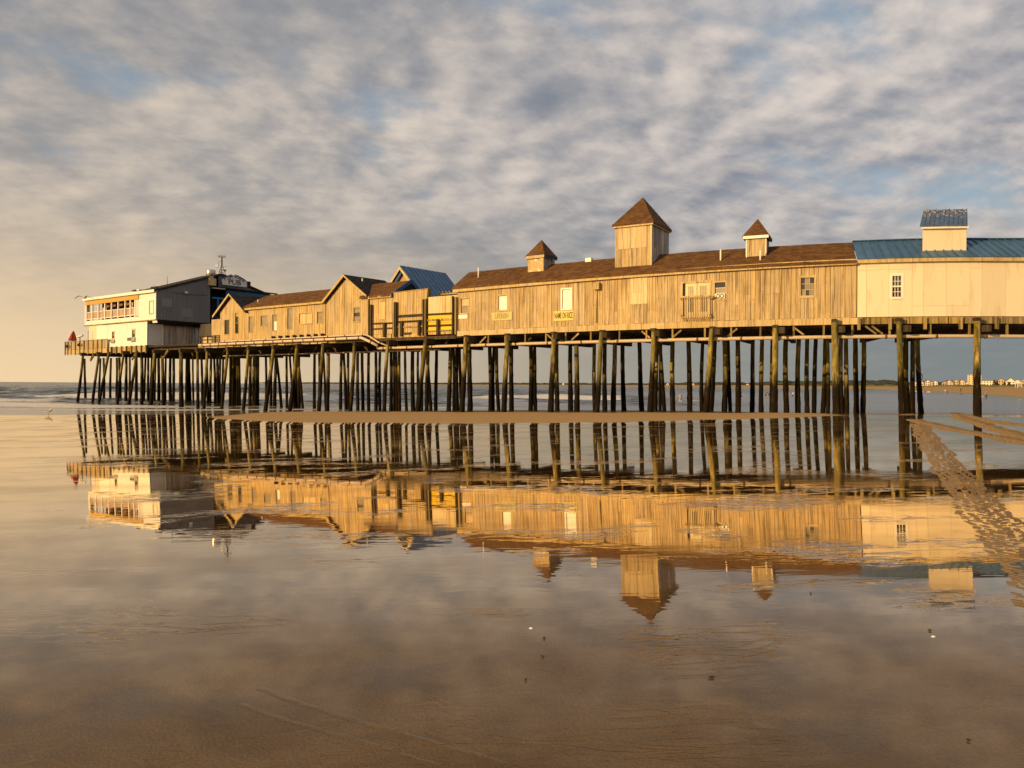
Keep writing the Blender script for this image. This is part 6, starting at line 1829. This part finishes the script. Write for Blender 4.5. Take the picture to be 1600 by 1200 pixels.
far_tree(1553.5, 760, 5.4, 'dark pointed conifer beside the white hotel, left of two')
far_tree(1557.8, 765, 5.0, 'dark conifer right of the pointed one, before the beach houses')
far_tree(1576.5, 700, 3.2, 'low dark shrubby tree in front of the white gabled beach house')
far_tree(1569.5, 705, 3.0, 'low dark shrubby tree left of the white gabled beach house')

# ---- bits lying on the wet sand
SHELL = simple('shell_white', (.75, .72, .66), .5)
WEED = simple('seaweed', (.03, .025, .015), .7)
def shell(x, y, s, label):
    X, Y = ground_hit(x, y); zb = float(zground(X, Y))
    b = B(); n = 10
    rings = [[(X + r_ * math.cos(k * .628 + .3) * (1.25 if k % 2 else 1.0), Y + r_ * math.sin(k * .628 + .3) * .8, zb + z) for k in range(n)] for r_, z in ((s, -.003), (s * .9, s * .25), (s * .55, s * .5), (s * .1, s * .6))]
    b.rings(rings); o = b.build('shell', SHELL, None, True); recenter(o); tag(o, label, 'shell')
shell(830, 982, .013, 'small white shell on the wet sand below the tower reflection')
shell(1458.5, 995, .014, 'small white shell on the wet sand toward the right')
def weed(x, y, s, label, n=7):
    s *= .22
    X, Y = ground_hit(x, y); zb = float(zground(X, Y))
    b = B()
    for k in range(n):
        a = rw.uniform(0, 6.28); l = s * rw.uniform(.4, 1)
        p0 = Vector((X + rw.uniform(-s, s) * .4, Y + rw.uniform(-s, s) * .4, zb + .004))
        p1 = p0 + Vector((math.cos(a) * l * .5, math.sin(a) * l * .5, .005)); p2 = p0 + Vector((math.cos(a + .5) * l, math.sin(a + .5) * l, .002))
        b.tube([p0, p1, p2], [.003, .0035, .0015], 5)
    o = b.build('seaweed_clump', WEED, None, True); recenter(o); tag(o, label, 'seaweed')
weed(1112, 1060, .10, 'dark seaweed scrap on the wet sand, largest, below centre right')
weed(850, 998, .05, 'thin seaweed strand just right of and below the left shell')
weed(1452, 986, .07, 'seaweed strand beside the right hand shell')
weed(848, 1027, .05, 'short seaweed strand below the left shell')
weed(822, 1063, .06, 'seaweed scrap near the middle of the wet foreground')
weed(1513, 1158, .05, 'seaweed scrap near the bottom right corner')
weed(1267, 928, .04, 'dark scrap below the small white turret reflection')
# cable loop on the right-hand pile group
u_, z_ = at(1435, 575, 2.0)
b = B(); c = Vector(W(u_, 1.6, 0)); ptsl = [W(at(x_, y_, 1.3)[0], 1.3, at(x_, y_, 1.3)[1]) for x_, y_ in ((1433.5, 546), (1430, 560), (1430.5, 569), (1434, 577), (1438, 582), (1441.5, 588), (1441, 592.5), (1437, 594))]
b.tube(ptsl, .018, 5); o = b.build('hanging_cable', IRON, None, True); recenter(o); tag(o, 'thin dark cable looping round the rightmost cluster of piles', 'cable')
